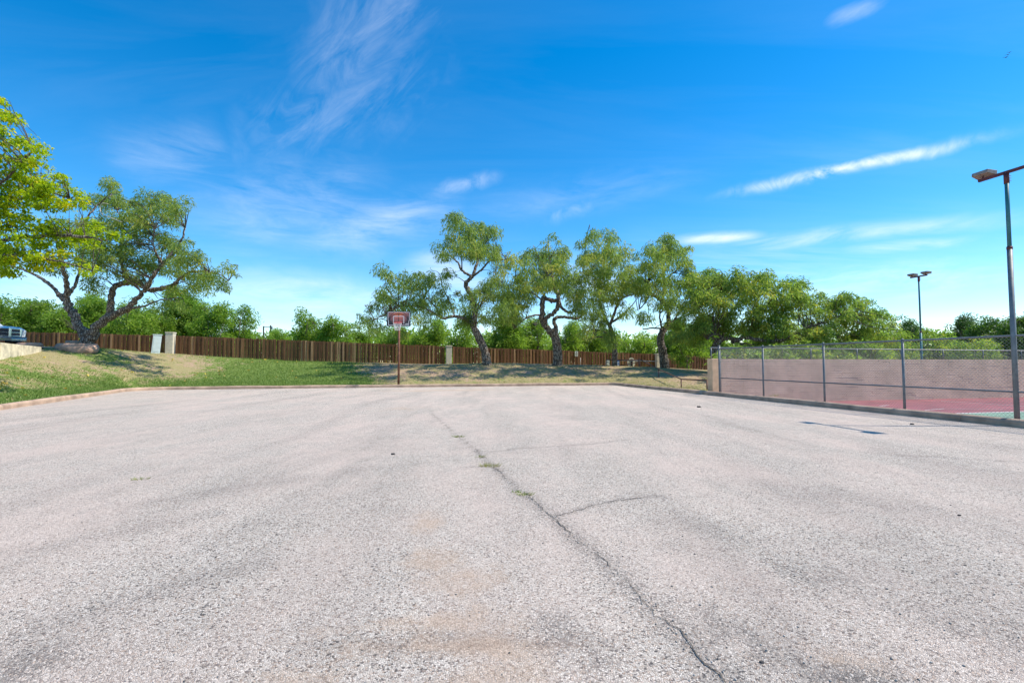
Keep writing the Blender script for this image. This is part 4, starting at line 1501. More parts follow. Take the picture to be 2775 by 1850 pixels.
def grow(name, label, group, D, limbs, blobs, spread, leaf, density=2.0, per=60, L=0.30, Wd=0.05, droop=0.7, crad=0.62, tint=0.42, tsd=0.16,
         seed=1, flat=0.0, twig_r=0.014, extra=None, layers=2, twigs=True, category='tree', trunkr_n=12, rs=1.0, bias=0.0):
    """limbs: [(r0, r1, [(px,py,depth offset)...])], first is the trunk. blobs: (px, py, rx, ry[, depth offset])."""
    r = np.random.default_rng(seed)
    random.seed(seed)
    first = limbs[0][2][0]
    b0 = at(first[0], first[1], D + (first[2] if len(first) > 2 else 0))
    root = empty(name, (b0.x, b0.y, Hs(b0.x, b0.y)))
    tag(root, label, category, group)
    O = Vector(root.location)
    skel = []
    for li, (r0, r1, pts) in enumerate(limbs):
        r0, r1 = r0 * rs, r1 * rs
        w = [at(p[0], p[1], D + (p[2] if len(p) > 2 else 0.0)) for p in pts]
        if li == 0:
            w[0].z = min(w[0].z, O.z - 0.25)
        c = catmull(w, 6)
        if li:
            c = [p + Vector((random.gauss(0, r0 * .16), random.gauss(0, r0 * .16), random.gauss(0, r0 * .16))) if 0 < i < len(c) - 1 else p for i, p in enumerate(c)]
        skel += c[3:] if li == 0 else c
        mb = gnarl_tube([p - O for p in c], r0, r1, trunkr_n if li < 3 else 8, 0.16, 0.35 if li == 0 else 0.0, seed + li)
        mb.build('trunk' if li == 0 else 'limb', M['bark'], root, True)
    sk = np.array([tuple(p) for p in skel])
    cs, cr_, tw = [], [], MB()
    for bl in blobs:
        px, py, rx, ry = bl[:4]
        for ly in range(layers):
            do = bl[4] if len(bl) > 4 else bias + (r.random() * 2 - 1) * spread
            if ly:
                do = bias + (r.random() * 2 - 1) * spread * 1.15
            k = (D + do) / F
            a_, b_ = rx * k, ry * k
            n = max(2, int(math.pi * a_ * b_ * density / layers + r.random()))
            c = np.array(at(px, py, D + do))
            g = r.normal(size=(n, 3))
            g /= np.linalg.norm(g, axis=1)[:, None]
            rad = r.random(n) ** 0.42 * np.where(r.random(n) < 0.16, 1.32, 1.0)
            pts = c + g * rad[:, None] * np.array([a_, (a_ + b_) * .5, b_])
            for p in pts:
                cs.append(p)
                cr_.append(crad * (0.45 + 0.95 * r.random()))
                if twigs:
                    d2 = ((sk - p) ** 2).sum(1) + np.maximum(0, sk[:, 2] - p[2]) ** 2 * 2
                    j = int(np.argmin(d2))
                    s = Vector(sk[j])
                    e = Vector(p)
                    dist = (e - s).length
                    if dist < 3.0:
                        mid = s.lerp(e, .5) + Vector((r.normal() * .12, r.normal() * .12, .10 + r.normal() * .12)) * dist
                        cu = [s, s.lerp(mid, .55) + Vector((0, 0, .03 * dist)), mid, mid.lerp(e, .6) + Vector((r.normal() * .05 * dist, r.normal() * .05 * dist, 0.04 * dist)), e]
                        rt = min(0.05, twig_r * (0.6 + 0.5 * dist))
                        tw.tube([q - O for q in cu], [rt * 1.3, rt, rt * .8, rt * .55, rt * .25], 4, cap=False)
    if twigs and tw.v:
        tag(tw.build('twigs', M['twig'], root), kind='stuff')
    cs, cr_ = np.array(cs), np.array(cr_)
    zr = cs[:, 2]
    hi = (zr - zr.min()) / max(1e-3, zr.max() - zr.min())
    me = leaves_mesh('crown', cs, cr_, per, L, Wd, droop, M[leaf], tint, tsd, tuple(O), seed + 5, flat)
    link('crown', me, root)
    if extra:
        extra(root, O)
    return root


def mistletoe(items, D):
    def f(root, O):
        for i, (px, py, rp) in enumerate(items):
            c = np.array([at(px, py, D - 0.3)])
            me = leaves_mesh('mistletoe_clump', np.repeat(c, 3, 0) + rng.normal(size=(3, 3)) * 0.12, np.full(3, rp * D / F), 80, 0.13, 0.04, 0.1, M['mistletoe'], .65, .2, tuple(O), 400 + i)
            link('mistletoe_clump', me, root)
    return f


# --- forked mesquite at the left
def t1_extra(root, O):
    pts = [at(*p) for p in ((330, 602, 26), (300, 590, 26), (277, 580, 26), (271, 563, 26), (278, 551, 26), (294, 553, 26.1))]
    MB().tube([p - O for p in catmull(pts, 4)], 0.022, 6).build('dead_vine', M['vine'], root, True)


grow('mesquite_tree', 'big forked mesquite tree rising from boulders at left', 'gnarled mesquite trees', 27.6, [
    (0.46, 0.36, [(236, 945, 0.0), (238, 915, 0), (246, 893, 0)]),
    (0.34, 0.22, [(233, 925, 0.1), (212, 880, 0.1), (195, 838, 0.2), (176, 806, 0.2), (160, 800, 0.3)]),
    (0.15, 0.06, [(166, 805, .3), (140, 775, .5), (105, 750, .6), (70, 733, .7), (30, 720, .8)]),
    (0.20, 0.09, [(182, 810, .2), (182, 775, 0), (176, 745, -.4), (165, 700, -.8), (150, 640, -1.0)]),
    (0.14, 0.05, [(186, 800, .2), (205, 770, .7), (215, 735, 1.0), (225, 690, 1.3), (240, 640, 1.5)]),
    (0.36, 0.10, [(244, 918, 0), (265, 882, -.1), (300, 858, -.2), (340, 838, -.3), (372, 812, -.5), (400, 772, -.9), (420, 735, -1.2)]),
    (0.25, 0.15, [(293, 862, -.2), (300, 830, 0), (303, 800, .1), (315, 775, .2), (345, 765, .2), (378, 770, .1), (410, 787, 0), (447, 780, -.2), (482, 767, -.3)]),
    (0.11, 0.03, [(470, 772, -.3), (505, 742, -.5), (545, 735, -.6), (590, 742, -.7), (620, 760, -.8)]),
    (0.14, 0.05, [(345, 765, .2), (330, 720, .5), (325, 680, .6), (335, 640, .7), (330, 600, .8), (318, 570, .9)]),
    (0.15, 0.05, [(400, 780, 0), (418, 745, -.3), (440, 715, -.5), (470, 690, -.7), (490, 655, -.8), (502, 618, -.9)]),
    (0.10, 0.03, [(440, 715, -.5), (425, 690, -.9), (415, 660, -1.2), (420, 620, -1.4)]),
    (0.10, 0.03, [(345, 835, -.3), (390, 830, -.8), (430, 815, -1.2), (482, 807, -1.6)]),
    (0.11, 0.03, [(330, 640, .7), (370, 610, .9), (410, 580, 1.0), (440, 545, 1.1)]),
    (0.09, 0.03, [(200, 660, -.8), (230, 600, -.6), (260, 560, -.3), (300, 530, 0)]),
], [
    (425, 535, 42, 30), (475, 555, 32, 26), (370, 545, 48, 30), (310, 530, 38, 26), (255, 545, 40, 32), (330, 590, 50, 36), (400, 590, 50, 34), (455, 590, 30, 26), (480, 570, 22, 20),
    (270, 620, 52, 46), (350, 650, 40, 40), (430, 650, 44, 34), (480, 665, 38, 34), (520, 700, 34, 34), (460, 715, 46, 30), (400, 700, 44, 36), (320, 690, 38, 34), (280, 700, 46, 44),
    (520, 745, 40, 26), (570, 742, 36, 18), (615, 745, 24, 22), (612, 775, 14, 16), (545, 775, 30, 22), (490, 790, 36, 20), (230, 690, 46, 46), (200, 640, 46, 46), (250, 770, 28, 24), (150, 720, 26, 20),
    (370, 745, 30, 20), (435, 820, 30, 14), (505, 830, 26, 14), (330, 735, 24, 20), (300, 500, 12, 10),
], 1.9, 'mesquite', density=6.4, per=84, L=0.22, Wd=0.044, droop=0.45, crad=0.44, tint=0.52, tsd=0.17, seed=101, rs=0.72, bias=-0.3, extra=t1_extra)

# --- bright broad-leaved tree leaning in from the left edge
grow('broadleaf_tree', 'bright yellow-green broadleaf tree leaning in at the left edge', None, 17.2, [
    (0.26, 0.20, [(-150, 960, -.5), (-140, 860, -.3), (-120, 760, 0)]),
    (0.16, 0.06, [(-125, 790, 0), (-60, 700, .2), (20, 650, .2), (120, 640, .1), (200, 640, 0), (290, 650, 0)]),
    (0.13, 0.05, [(-122, 770, 0), (-90, 640, -.4), (-40, 540, -.5), (30, 470, -.6), (90, 410, -.7)]),
    (0.09, 0.03, [(-60, 700, .2), (30, 690, -.3), (110, 700, -.4), (190, 715, -.5), (250, 735, -.6)]),
    (0.08, 0.02, [(-40, 540, -.5), (40, 540, .3), (120, 520, .5), (190, 540, .6)]),
    (0.10, 0.03, [(-100, 660, -.3), (-110, 520, .5), (-80, 400, .6), (-40, 320, .7), (30, 312, .7)]),
    (0.10, 0.03, [(-122, 765, 0), (-200, 660, .5), (-280, 580, .7), (-340, 520, .8)]),
], [
    (30, 450, 44, 44), (80, 400, 28, 30), (95, 440, 40, 36), (30, 395, 26, 16), (60, 500, 60, 44), (130, 500, 46, 34), (170, 478, 24, 14), (20, 560, 56, 44), (100, 545, 58, 30), (175, 535, 44, 26), (215, 540, 24, 20),
    (15, 640, 54, 44), (60, 600, 30, 24), (110, 640, 48, 34), (170, 625, 46, 30), (150, 680, 56, 34), (215, 640, 36, 26), (255, 610, 26, 14), (300, 636, 22, 9), (240, 660, 24, 14), (50, 690, 56, 34), (110, 705, 50, 22),
    (200, 715, 44, 16), (250, 735, 26, 12), (10, 700, 34, 28), (20, 735, 16, 10), (4, 270, 12, 16), (40, 322, 22, 6), (15, 310, 20, 8), (2, 345, 6, 12), (-60, 480, 70, 70), (-70, 600, 80, 70), (-160, 520, 80, 80),
    (-180, 640, 80, 60), (-270, 560, 70, 60), (-50, 370, 50, 50), (-140, 400, 70, 60), (-250, 460, 60, 50), (-40, 690, 60, 40),
], 1.1, 'broad', density=16.5, per=46, L=0.14, Wd=0.07, rs=0.6, droop=0.3, crad=0.30, tint=0.50, tsd=0.2, seed=202, flat=0.7, twig_r=0.008)

# --- four gnarled mesquites before the fence
MG = 'gnarled mesquite trees'
MK = dict(density=5.4, per=76, L=0.24, Wd=0.047, droop=0.8, crad=0.50, tsd=0.17)
grow('mesquite_tree', 'tallest leaning mesquite with open crown, right of the basketball hoop', MG, 33.4, [
    (0.52, 0.34, [(1322, 986, 0), (1312, 945, 0), (1292, 903, 0), (1283, 878, 0), (1288, 845, 0)]),
    (0.34, 0.24, [(1288, 850, 0), (1282, 820, .1), (1270, 790, .2), (1263, 768, .2), (1280, 748, .1)]),
    (0.20, 0.06, [(1280, 750, .1), (1292, 715, .3), (1300, 680, .5), (1305, 650, .6), (1298, 615, .8)]),
    (0.16, 0.05, [(1282, 748, .1), (1308, 728, -.4), (1326, 708, -.8), (1350, 706, -1.1), (1385, 702, -1.4)]),
    (0.17, 0.05, [(1278, 750, .1), (1252, 732, .3), (1238, 708, .5), (1212, 688, .8), (1180, 680, 1.0)]),
    (0.08, 0.02, [(1252, 730, .3), (1250, 690, -.4), (1246, 650, -.7), (1240, 600, -.9)]),
    (0.22, 0.10, [(1286, 880, 0), (1262, 865, -.2), (1232, 857, -.5), (1200, 862, -.8), (1175, 848, -1.0), (1140, 832, -1.2), (1113, 828, -1.4)]),
    (0.10, 0.03, [(1200, 862, -.8), (1178, 830, -.2), (1150, 800, .3), (1118, 770, .5), (1085, 755, .7)]),
    (0.10, 0.03, [(1113, 828, -1.4), (1080, 832, -1.8), (1045, 850, -2.0), (1010, 868, -2.2)]),
    (0.09, 0.03, [(1232, 857, -.5), (1218, 815, .4), (1200, 780, .8), (1190, 740, 1.0)]),
    (0.12, 0.03, [(1288, 845, 0), (1310, 815, .6), (1335, 790, 1.0), (1360, 765, 1.2)]),
], [
    (1250, 620, 40, 38), (1300, 640, 48, 42), (1325, 625, 24, 22), (1232, 590, 14, 12), (1218, 665, 36, 24), (1265, 670, 48, 36), (1315, 680, 46, 28), (1345, 690, 34, 24), (1380, 705, 26, 24), (1360, 730, 24, 16),
    (1205, 690, 26, 16), (1050, 735, 22, 24), (1080, 760, 30, 26), (1110, 770, 38, 24), (1150, 760, 34, 28), (1180, 765, 28, 28), (1050, 800, 34, 28), (1030, 835, 32, 24), (1000, 865, 26, 26), (1020, 885, 24, 20),
    (1075, 845, 32, 20), (1100, 820, 40, 22), (1150, 815, 40, 28), (1200, 815, 36, 26), (1130, 860, 36, 18), (1190, 840, 30, 16), (1265, 855, 30, 42), (1282, 800, 22, 28), (1325, 780, 38, 34), (1360, 765, 34, 30),
    (1340, 830, 38, 36), (1370, 800, 24, 30), (1310, 865, 28, 24), (1085, 905, 24, 18), (1140, 745, 20, 16), (1212, 740, 16, 14),
], 3.6, 'mesquite', tint=0.46, rs=0.56, **dict(MK, density=5.6), bias=-2.0, seed=303, extra=mistletoe([(1305, 616, 9), (1270, 697, 11), (1213, 738, 9), (1195, 795, 13), (1240, 797, 14), (1272, 868, 16)], 33.4))

grow('mesquite_tree', 'stout mesquite with looping twisted trunk, left of the white notice sign', MG, 34.4, [
    (0.50, 0.40, [(1510, 987, 0), (1511, 950, 0), (1504, 912, 0), (1492, 893, 0)]),
    (0.30, 0.20, [(1494, 900, 0), (1474, 880, -.1), (1469, 855, -.1), (1469, 825, -.1), (1474, 806, 0), (1490, 813, .2), (1512, 812, .3)]),
    (0.24, 0.16, [(1478, 878, -.1), (1480, 862, -.3), (1500, 848, -.4), (1512, 830, -.4), (1514, 808, -.3), (1505, 780, -.2), (1495, 745, 0), (1490, 700, .2)]),
    (0.22, 0.12, [(1508, 915, 0), (1506, 885, .2), (1500, 868, .3), (1514, 858, .4), (1538, 860, .6), (1562, 862, .9), (1590, 850, 1.2)]),
    (0.17, 0.06, [(1514, 815, -.3), (1526, 838, -.5), (1545, 846, -.7), (1560, 840, -.9), (1572, 812, -1.1), (1585, 790, -1.3)]),
    (0.12, 0.03, [(1474, 860, -.1), (1455, 853, -.4), (1425, 862, -.8), (1405, 880, -1.1), (1392, 892, -1.3)]),
    (0.14, 0.04, [(1512, 808, .3), (1530, 775, .5), (1548, 758, .7), (1580, 748, 1.0), (1602, 742, 1.2)]),
    (0.11, 0.03, [(1490, 750, 0), (1465, 715, .4), (1455, 690, .6), (1445, 665, .8)]),
    (0.10, 0.03, [(1472, 815, 0), (1440, 790, -.5), (1415, 770, -.9), (1395, 765, -1.2)]),
], [
    (1500, 655, 28, 22), (1490, 690, 44, 30), (1450, 680, 28, 24), (1520, 685, 22, 26), (1460, 730, 44, 34), (1505, 735, 40, 34), (1415, 750, 30, 30), (1400, 785, 32, 34), (1430, 785, 34, 30), (1475, 768, 36, 18),
    (1515, 780, 26, 24), (1415, 830, 30, 30), (1395, 840, 22, 32), (1535, 735, 18, 22), (1560, 830, 18, 20), (1570, 780, 24, 24), (1425, 700, 14, 14), (1385, 800, 24, 34), (1375, 850, 26, 30), (1500, 715, 38, 28), (1480, 760, 40, 26),
], 3.4, 'mesquite', tint=0.53, rs=0.68, bias=-2.0, seed=404, **MK)

grow('mesquite_tree', 'slender thin-trunked mesquite with tall rounded crown between stouter trees', MG, 35.2, [
    (0.26, 0.20, [(1665, 992, 0), (1666, 950, 0), (1662, 915, 0), (1652, 882, 0)]),
    (0.15, 0.06, [(1652, 885, 0), (1666, 845, -.3), (1678, 815, -.5), (1700, 802, -.7), (1725, 795, -.9)]),
    (0.12, 0.03, [(1655, 875, 0), (1685, 855, .4), (1705, 835, .7), (1730, 805, 1.0)]),
    (0.16, 0.06, [(1652, 885, 0), (1635, 850, .3), (1625, 800, .5), (1628, 750, .6), (1640, 700, .8), (1648, 650, .9)]),
    (0.10, 0.03, [(1630, 770, .5), (1605, 740, 0), (1590, 700, -.4), (1585, 660, -.6)]),
    (0.10, 0.03, [(1645, 900, 0), (1612, 895, -.6), (1605, 915, -1.0), (1585, 922, -1.2)]),
    (0.10, 0.03, [(1632, 740, .6), (1665, 715, 1.0), (1680, 690, 1.2)]),
], [
    (1600, 635, 26, 18), (1640, 640, 36, 24), (1585, 665, 20, 20), (1625, 680, 48, 32), (1670, 680, 32, 26), (1690, 700, 14, 30), (1605, 715, 44, 30), (1655, 725, 46, 32), (1575, 755, 34, 22), (1615, 765, 42, 26), (1660, 770, 40, 28),
    (1690, 760, 24, 26), (1600, 805, 40, 28), (1640, 810, 38, 30), (1590, 845, 36, 28), (1630, 855, 34, 28), (1605, 885, 32, 24), (1680, 800, 24, 20), (1660, 915, 26, 24), (1620, 740, 40, 30), (1700, 850, 18, 16), (1560, 800, 14, 20), (1540, 770, 26, 26), (1700, 730, 26, 26), (1705, 775, 24, 20), (1575, 715, 22, 24), (1640, 890, 26, 22),
], 3.4, 'mesquite', tint=0.58, rs=0.72, bias=-2.0, seed=505, **MK)

grow('mesquite_tree', 'leaning mesquite with broken stub branch, beside the third pillar', MG, 36.0, [
    (0.46, 0.34, [(1803, 996, 0), (1797, 955, 0), (1789, 922, 0), (1797, 893, 0)]),
    (0.26, 0.15, [(1797, 898, 0), (1812, 868, .1), (1809, 842, .1), (1797, 818, 0), (1778, 803, -.2), (1764, 795, -.3), (1752, 770, -.5)]),
    (0.10, 0.07, [(1795, 897, 0), (1788, 860, -.2), (1790, 830, -.3), (1792, 815, -.3)]),
    (0.09, 0.05, [(1788, 890, -.2), (1765, 889, -.5), (1742, 892, -.7)]),
    (0.12, 0.03, [(1800, 900, 0), (1830, 862, .6), (1848, 830, .9), (1862, 800, 1.1), (1868, 770, 1.2)]),
    (0.14, 0.04, [(1797, 818, 0), (1800, 770, .4), (1795, 720, .6), (1800, 670, .8)]),
    (0.10, 0.03, [(1798, 760, .4), (1835, 730, .8), (1850, 700, 1.0)]),
    (0.09, 0.02, [(1764, 795, -.3), (1740, 830, -.6), (1728, 840, -.7)]),
], [
    (1800, 650, 34, 18), (1770, 675, 34, 24), (1820, 675, 44, 30), (1855, 690, 28, 24), (1740, 700, 18, 20), (1780, 715, 46, 32), (1835, 725, 44, 34), (1870, 740, 24, 30), (1760, 755, 42, 28), (1810, 765, 44, 30), (1850, 775, 34, 26),
    (1770, 800, 30, 24), (1740, 775, 24, 22), (1815, 810, 30, 26), (1745, 860, 16, 16), (1715, 770, 26, 22), (1840, 880, 32, 24), (1880, 800, 24, 24), (1725, 735, 24, 20), (1790, 690, 40, 28), (1700, 745, 18, 16), (1825, 905, 22, 16), (1880, 860, 34, 30), (1870, 910, 30, 28), (1845, 830, 30, 26), (1895, 770, 26, 30), (1730, 800, 24, 18),
], 3.4, 'mesquite', tint=0.53, rs=0.70, bias=-2.0, seed=606, **MK)

# --- spreading tree beyond the block wall
grow('spreading_tree', 'low wide spreading tree with dark limbs behind the block wall', None, 32.0, [
    (0.40, 0.32, [(1938, 1000, 0), (1936, 965, 0), (1940, 938, 0), (1950, 920, 0)]),
    (0.24, 0.14, [(1950, 922, 0), (1975, 915, -.3), (1998, 922, -.5), (2020, 912, -.7), (2050, 920, -.9), (2090, 925, -1.1), (2130, 918, -1.4)]),
    (0.20, 0.06, [(1985, 925, -.4), (2030, 935, .2), (2080, 932, .6), (2150, 918, 1.2), (2230, 905, 2.0), (2300, 915, 2.4)]),
    (0.14, 0.04, [(1955, 915, 0), (1945, 905, -.4), (1928, 908, -.8), (1918, 920, -1.1)]),
    (0.14, 0.04, [(1958, 912, 0), (1965, 880, .4), (1960, 840, .6), (1955, 800, .8)]),
    (0.13, 0.03, [(2020, 912, -.7), (2050, 890, -.2), (2090, 870, .2), (2110, 830, .5)]),
    (0.14, 0.04, [(2130, 918, -1.4), (2180, 890, -1.2), (2240, 870, -1.0), (2290, 850, -.8)]),
    (0.10, 0.03, [(1940, 920, 0), (1905, 890, .4), (1885, 850, .7)]),
    (0.11, 0.03, [(2290, 912, 2.4), (2340, 895, 2.8), (2390, 890, 3.2)]),
], [
    (1895, 760, 32, 26), (1930, 745, 22, 16), (1890, 800, 40, 34), (1950, 765, 40, 26), (2000, 755, 44, 24), (2050, 750, 30, 16), (1935, 815, 46, 34), (1995, 800, 46, 30), (2055, 785, 44, 28), (2075, 760, 18, 18), (2110, 785, 36, 22), (2160, 775, 30, 18), (2180, 765, 14, 14),
    (1890, 860, 38, 34), (1960, 860, 46, 30), (2030, 845, 48, 32), (2100, 830, 48, 30), (2160, 810, 40, 26), (2210, 815, 40, 24), (2260, 815, 36, 20), (2290, 805, 22, 14), (2330, 820, 26, 16), (2000, 890, 40, 22), (2060, 880, 46, 26), (2130, 870, 48, 30),
    (2200, 860, 48, 30), (2265, 860, 46, 28), (2325, 855, 40, 26), (2370, 850, 28, 22), (2100, 915, 40, 18), (2170, 905, 46, 24), (2240, 905, 46, 24), (2310, 900, 44, 24), (2370, 890, 36, 22), (2400, 870, 24, 18), (1900, 905, 30, 24),
    (2060, 930, 36, 16), (2140, 945, 46, 18), (2220, 945, 46, 20), (2300, 940, 46, 22), (2370, 930, 40, 22), (2420, 910, 30, 20), (2000, 945, 40, 14), (1920, 880, 30, 22),
], 2.2, 'oak', density=8.2, per=84, L=0.21, Wd=0.06, droop=0.5, crad=0.48, tint=0.52, tsd=0.2, seed=707, rs=0.72)

# --- shrub at the right of the third pillar
grow('shrub', 'rounded green shrub against the fence right of the third pillar', None, 39.6, [
    (0.06, 0.03, [(1862, 1000, 0), (1862, 975, 0), (1860, 950, 0)]),
    (0.05, 0.015, [(1862, 980, 0), (1880, 950, .3), (1895, 925, .4)]),
    (0.05, 0.015, [(1861, 980, 0), (1845, 950, -.3), (1835, 920, -.4)]),
], [(1838, 970, 22, 20), (1865, 960, 26, 24), (1850, 935, 30, 22), (1885, 935, 24, 22), (1900, 915, 24, 20), (1870, 910, 30, 22), (1835, 915, 24, 22), (1825, 945, 16, 20), (1862, 985, 22, 12), (1905, 945, 14, 14)],
     0.8, 'bright', density=5.0, per=60, L=0.22, Wd=0.055, droop=0.5, crad=0.42, tint=0.42, tsd=0.2, seed=808, category='shrub', twig_r=0.008)


# --- brush trees behind the fence
def brush(px, top, half, D, label, leaf='bright', seed=0, tint=0.5, dens=6.6, base=975, L=0.24, Wd=0.075, per=54, crad=0.55, group='brush trees behind the wooden fence', gap=0.0):
    r = np.random.default_rng(seed)
    bl = []
    hgt = base - top
    n = max(7, int(half * hgt / 420))
    for i in range(n):
        a_ = r.random() * math.pi
        rad = math.sqrt(r.random())
        x = px + half * rad * math.cos(a_) * 0.88
        y = base - 8 - (hgt - 16) * rad * math.sin(a_)
        s = 0.16 + 0.12 * r.random()
        bl.append((x, y, max(15, half * s * 1.5), max(12, hgt * s)))
    bl.append((px + r.normal() * half * .2, top + hgt * .12, half * .3, hgt * .12))
    bl.append((px - half * .5, base - 18, half * .4, 16))
    bl.append((px + half * .5, base - 18, half * .4, 16))
    limbs = [(0.13, 0.09, [(px, base + 22, 0), (px + r.normal() * 4, base - hgt * .2, 0)])]
    for k in range(4):
        a_ = math.pi * (0.15 + 0.7 * (k + r.random()) / 4)
        ex, ey = px + half * .7 * math.cos(a_), base - hgt * (0.15 + .7 * math.sin(a_))
        limbs.append((0.07, 0.015, [(px, base + 5, 0), ((px + ex) / 2 + r.normal() * 6, (base + ey) / 2 + 6, r.normal() * .6), (ex, ey, r.normal() * 1.2)]))
    grow('brush_tree', label, group, D, limbs, bl, half * D / F * 0.55, leaf, density=dens, per=per, L=L, Wd=Wd, droop=0.25, crad=crad, tint=tint, tsd=0.18, seed=seed + 900, trunkr_n=7, twig_r=0.010)


B = [
    (-30, 820, 80, 46, 'leafy brush tree at the left edge above the parked truck', 'bright', .45, 960),
    (80, 803, 70, 47, 'leafy brush tree behind the fence just right of the truck', 'bright', .5, 960),
    (165, 830, 60, 45, 'low brush tree behind the fence left of the forked trunk', 'bright', .42, 965),
    (258, 790, 64, 49, 'brush tree seen through the fork of the big mesquite', 'bright', .4, 965),
    (345, 820, 70, 46, 'brush tree behind the fence right of the forked trunk', 'bright', .5, 965),
    (425, 832, 60, 48, 'brush tree rising above the pale utility cabinet', 'bright', .46, 965),
    (500, 800, 62, 50, 'taller brush tree behind the fence right of the first pillar', 'bright', .42, 970),
    (575, 815, 56, 47, 'airy brush tree behind the long fence, second from the first pillar', 'bright', .5, 970),
    (645, 838, 44, 50, 'brush tree whose crown ends where the open sky dips', 'bright', .44, 970),
    (735, 893, 60, 62, 'low hazy brush under the distant utility frame', 'bright', .55, 975),
    (838, 858, 52, 52, 'rounded brush tree between sky gap and basketball hoop', 'bright', .5, 978),
    (915, 866, 50, 50, 'brush tree just left of the basketball hoop', 'bright', .52, 978),
    (975, 884, 40, 52, 'small brush tree directly behind the hanging mesquite tips', 'bright', .5, 980),
    (1085, 892, 60, 54, 'bright brush tree directly behind the hoop post', 'bright', .56, 980),
    (1170, 872, 56, 50, 'brush tree behind the fence before the second pillar', 'bright', .55, 985),
    (1245, 880, 50, 52, 'brush tree behind the fence left of the leaning trunk', 'bright', .5, 985),
    (1370, 862, 60, 51, 'brush tree behind the fence right of the leaning trunk', 'bright', .48, 988),
    (1445, 872, 50, 54, 'brush tree behind the fence left of the looping trunk', 'bright', .5, 988),
    (1565, 880, 58, 52, 'brush tree behind the fence above the white notice sign', 'bright', .52, 988),
    (1640, 905, 50, 54, 'low brush tree behind the slender trunk', 'bright', .55, 990),
    (1730, 900, 56, 55, 'brush tree above the handrails under the broken stub', 'bright', .58, 990),
    (1850, 862, 60, 54, 'brush tree behind the shrub and broken-stub mesquite', 'bright', .45, 992),
    (1925, 880, 60, 52, 'brush tree showing left of the block wall end', 'bright', .6, 995),
    (2455, 868, 56, 46, 'green tree left of the far floodlight pole', 'dark', .75, 985),
    (2530, 895, 50, 44, 'low yellowish tree right of the far floodlight pole', 'oak', .6, 985),
    (2575, 905, 46, 48, 'low green tree behind the court wall near the sky gap', 'bright', .4, 985),
    (2625, 858, 40, 55, 'small dark rounded tree top beyond the court', 'dark', .25, 985),
    (2690, 868, 60, 40, 'broad dark green tree behind the fence left of the near pole', 'dark', .5, 985),
    (2775, 850, 70, 38, 'dark green tree behind the near floodlight pole', 'dark', .55, 985),
    (2640, 925, 70, 36, 'low olive bush behind the court wall', 'oak', .55, 985),
    (2430, 925, 60, 38, 'olive bush behind the court wall at its middle', 'oak', .6, 985),
    (2010, 945, 70, 27, 'low leafy bush close behind the left end of the block wall', 'oak', .45, 990),
    (2120, 948, 70, 28, 'low leafy bush behind the block wall under the spreading limbs', 'oak', .5, 990),
    (2240, 945, 76, 29, 'low leafy bush behind the block wall under the spreading crown tips', 'oak', .55, 990),
    (2340, 940, 70, 30, 'low leafy bush behind the block wall left of the far pole', 'oak', .5, 990),
]
for i, (px, top, half, D, lab, lf_, ti, base) in enumerate(B):
    D = D - 6.5 if px < 2000 else D
    brush(px, top + (i * 37 % 19) - 13, half * 1.08, D, lab, lf_, seed=20 + i, tint=ti, base=base,
          group='brush trees behind the wooden fence' if px < 2000 else 'trees beyond the court wall')

# far woodland reading as one mass
r = np.random.default_rng(77)
cs = []
for k in range(900):
    px = -300 + 3400 * r.random()
    D = 75 + 45 * r.random()
    top = 912 + 22 * fbm(np.array([px * 0.012]), np.array([0.0]), 8, 3)[0] - 14
    cs.append(tuple(at(px, top + (985 - top) * r.random() ** 1.3, D)))
me = leaves_mesh('far_woodland', np.array(cs), np.full(len(cs), 1.9), 60, 0.75, 0.30, 0.1, M['bright'], .45, .2, (0, 0, 0), 9)
tag(link('far_woodland', me), 'distant low green woodland along the horizon', 'woodland', kind='stuff')

# distant utility frame
uf = at(724, 900, 88)
gu = Hs(uf.x, uf.y)
ur = empty('utility_pole', (uf.x, uf.y, gu))
tag(ur, 'distant dark two-post utility pole above the low brush', 'utility pole')
ku = 88 / F
tz2 = at(724, 885, 88).z - gu
MB().tube([(-10 * ku, 0, 0), (-10 * ku, 0, tz2 + .1)], 0.12, 8).build('post', M['dark_wood'], ur, True)
MB().tube([(9 * ku, 0, 0), (9 * ku, 0, tz2 + .25)], 0.14, 8).build('post', M['dark_wood'], ur, True)
MB().box((-0.5 * ku, 0, tz2 - 0.05), (21 * ku, 0.12, 0.10)).build('crossbar', M['galv'], ur)
MB().box((11.5 * ku, 0, tz2 - 0.25), (0.3, 0.3, 0.5)).build('transformer', M['galv'], ur)

# ------------------------------------------------------------------ grass and small growth
NB = 230000
sel = rng.random(NB)
kx_ = PER[(PER[:, 1] > 7) & (PER[:, 0] < 8.0)]
ki = rng.integers(0, len(kx_), NB)
of = 0.17 + 16 * rng.random(NB) ** 1.6
bx = kx_[ki, 0] + kx_[ki, 2] * of + rng.normal(size=NB) * 0.25
by = kx_[ki, 1] + kx_[ki, 3] * of + rng.normal(size=NB) * 0.25
gfv = green_field(bx, by)
dfv = dry_field(bx, by)
pxs = CX + bx / np.maximum(by, 1) * F
prob = np.clip(gfv * 1.2 + (fbm(bx * 1.6, by * 1.6, 88, 4) - 0.45) * 1.3, 0, 1) * np.where(pxs > 1085, 0.5, 1.0) + 0.22 * dfv
ok = (rng.random(NB) < prob) & (lot_sd(bx, by) > 0.19) & ~in_court(bx, by, 0.3) & (pxs > -200) & (pxs < 2000)
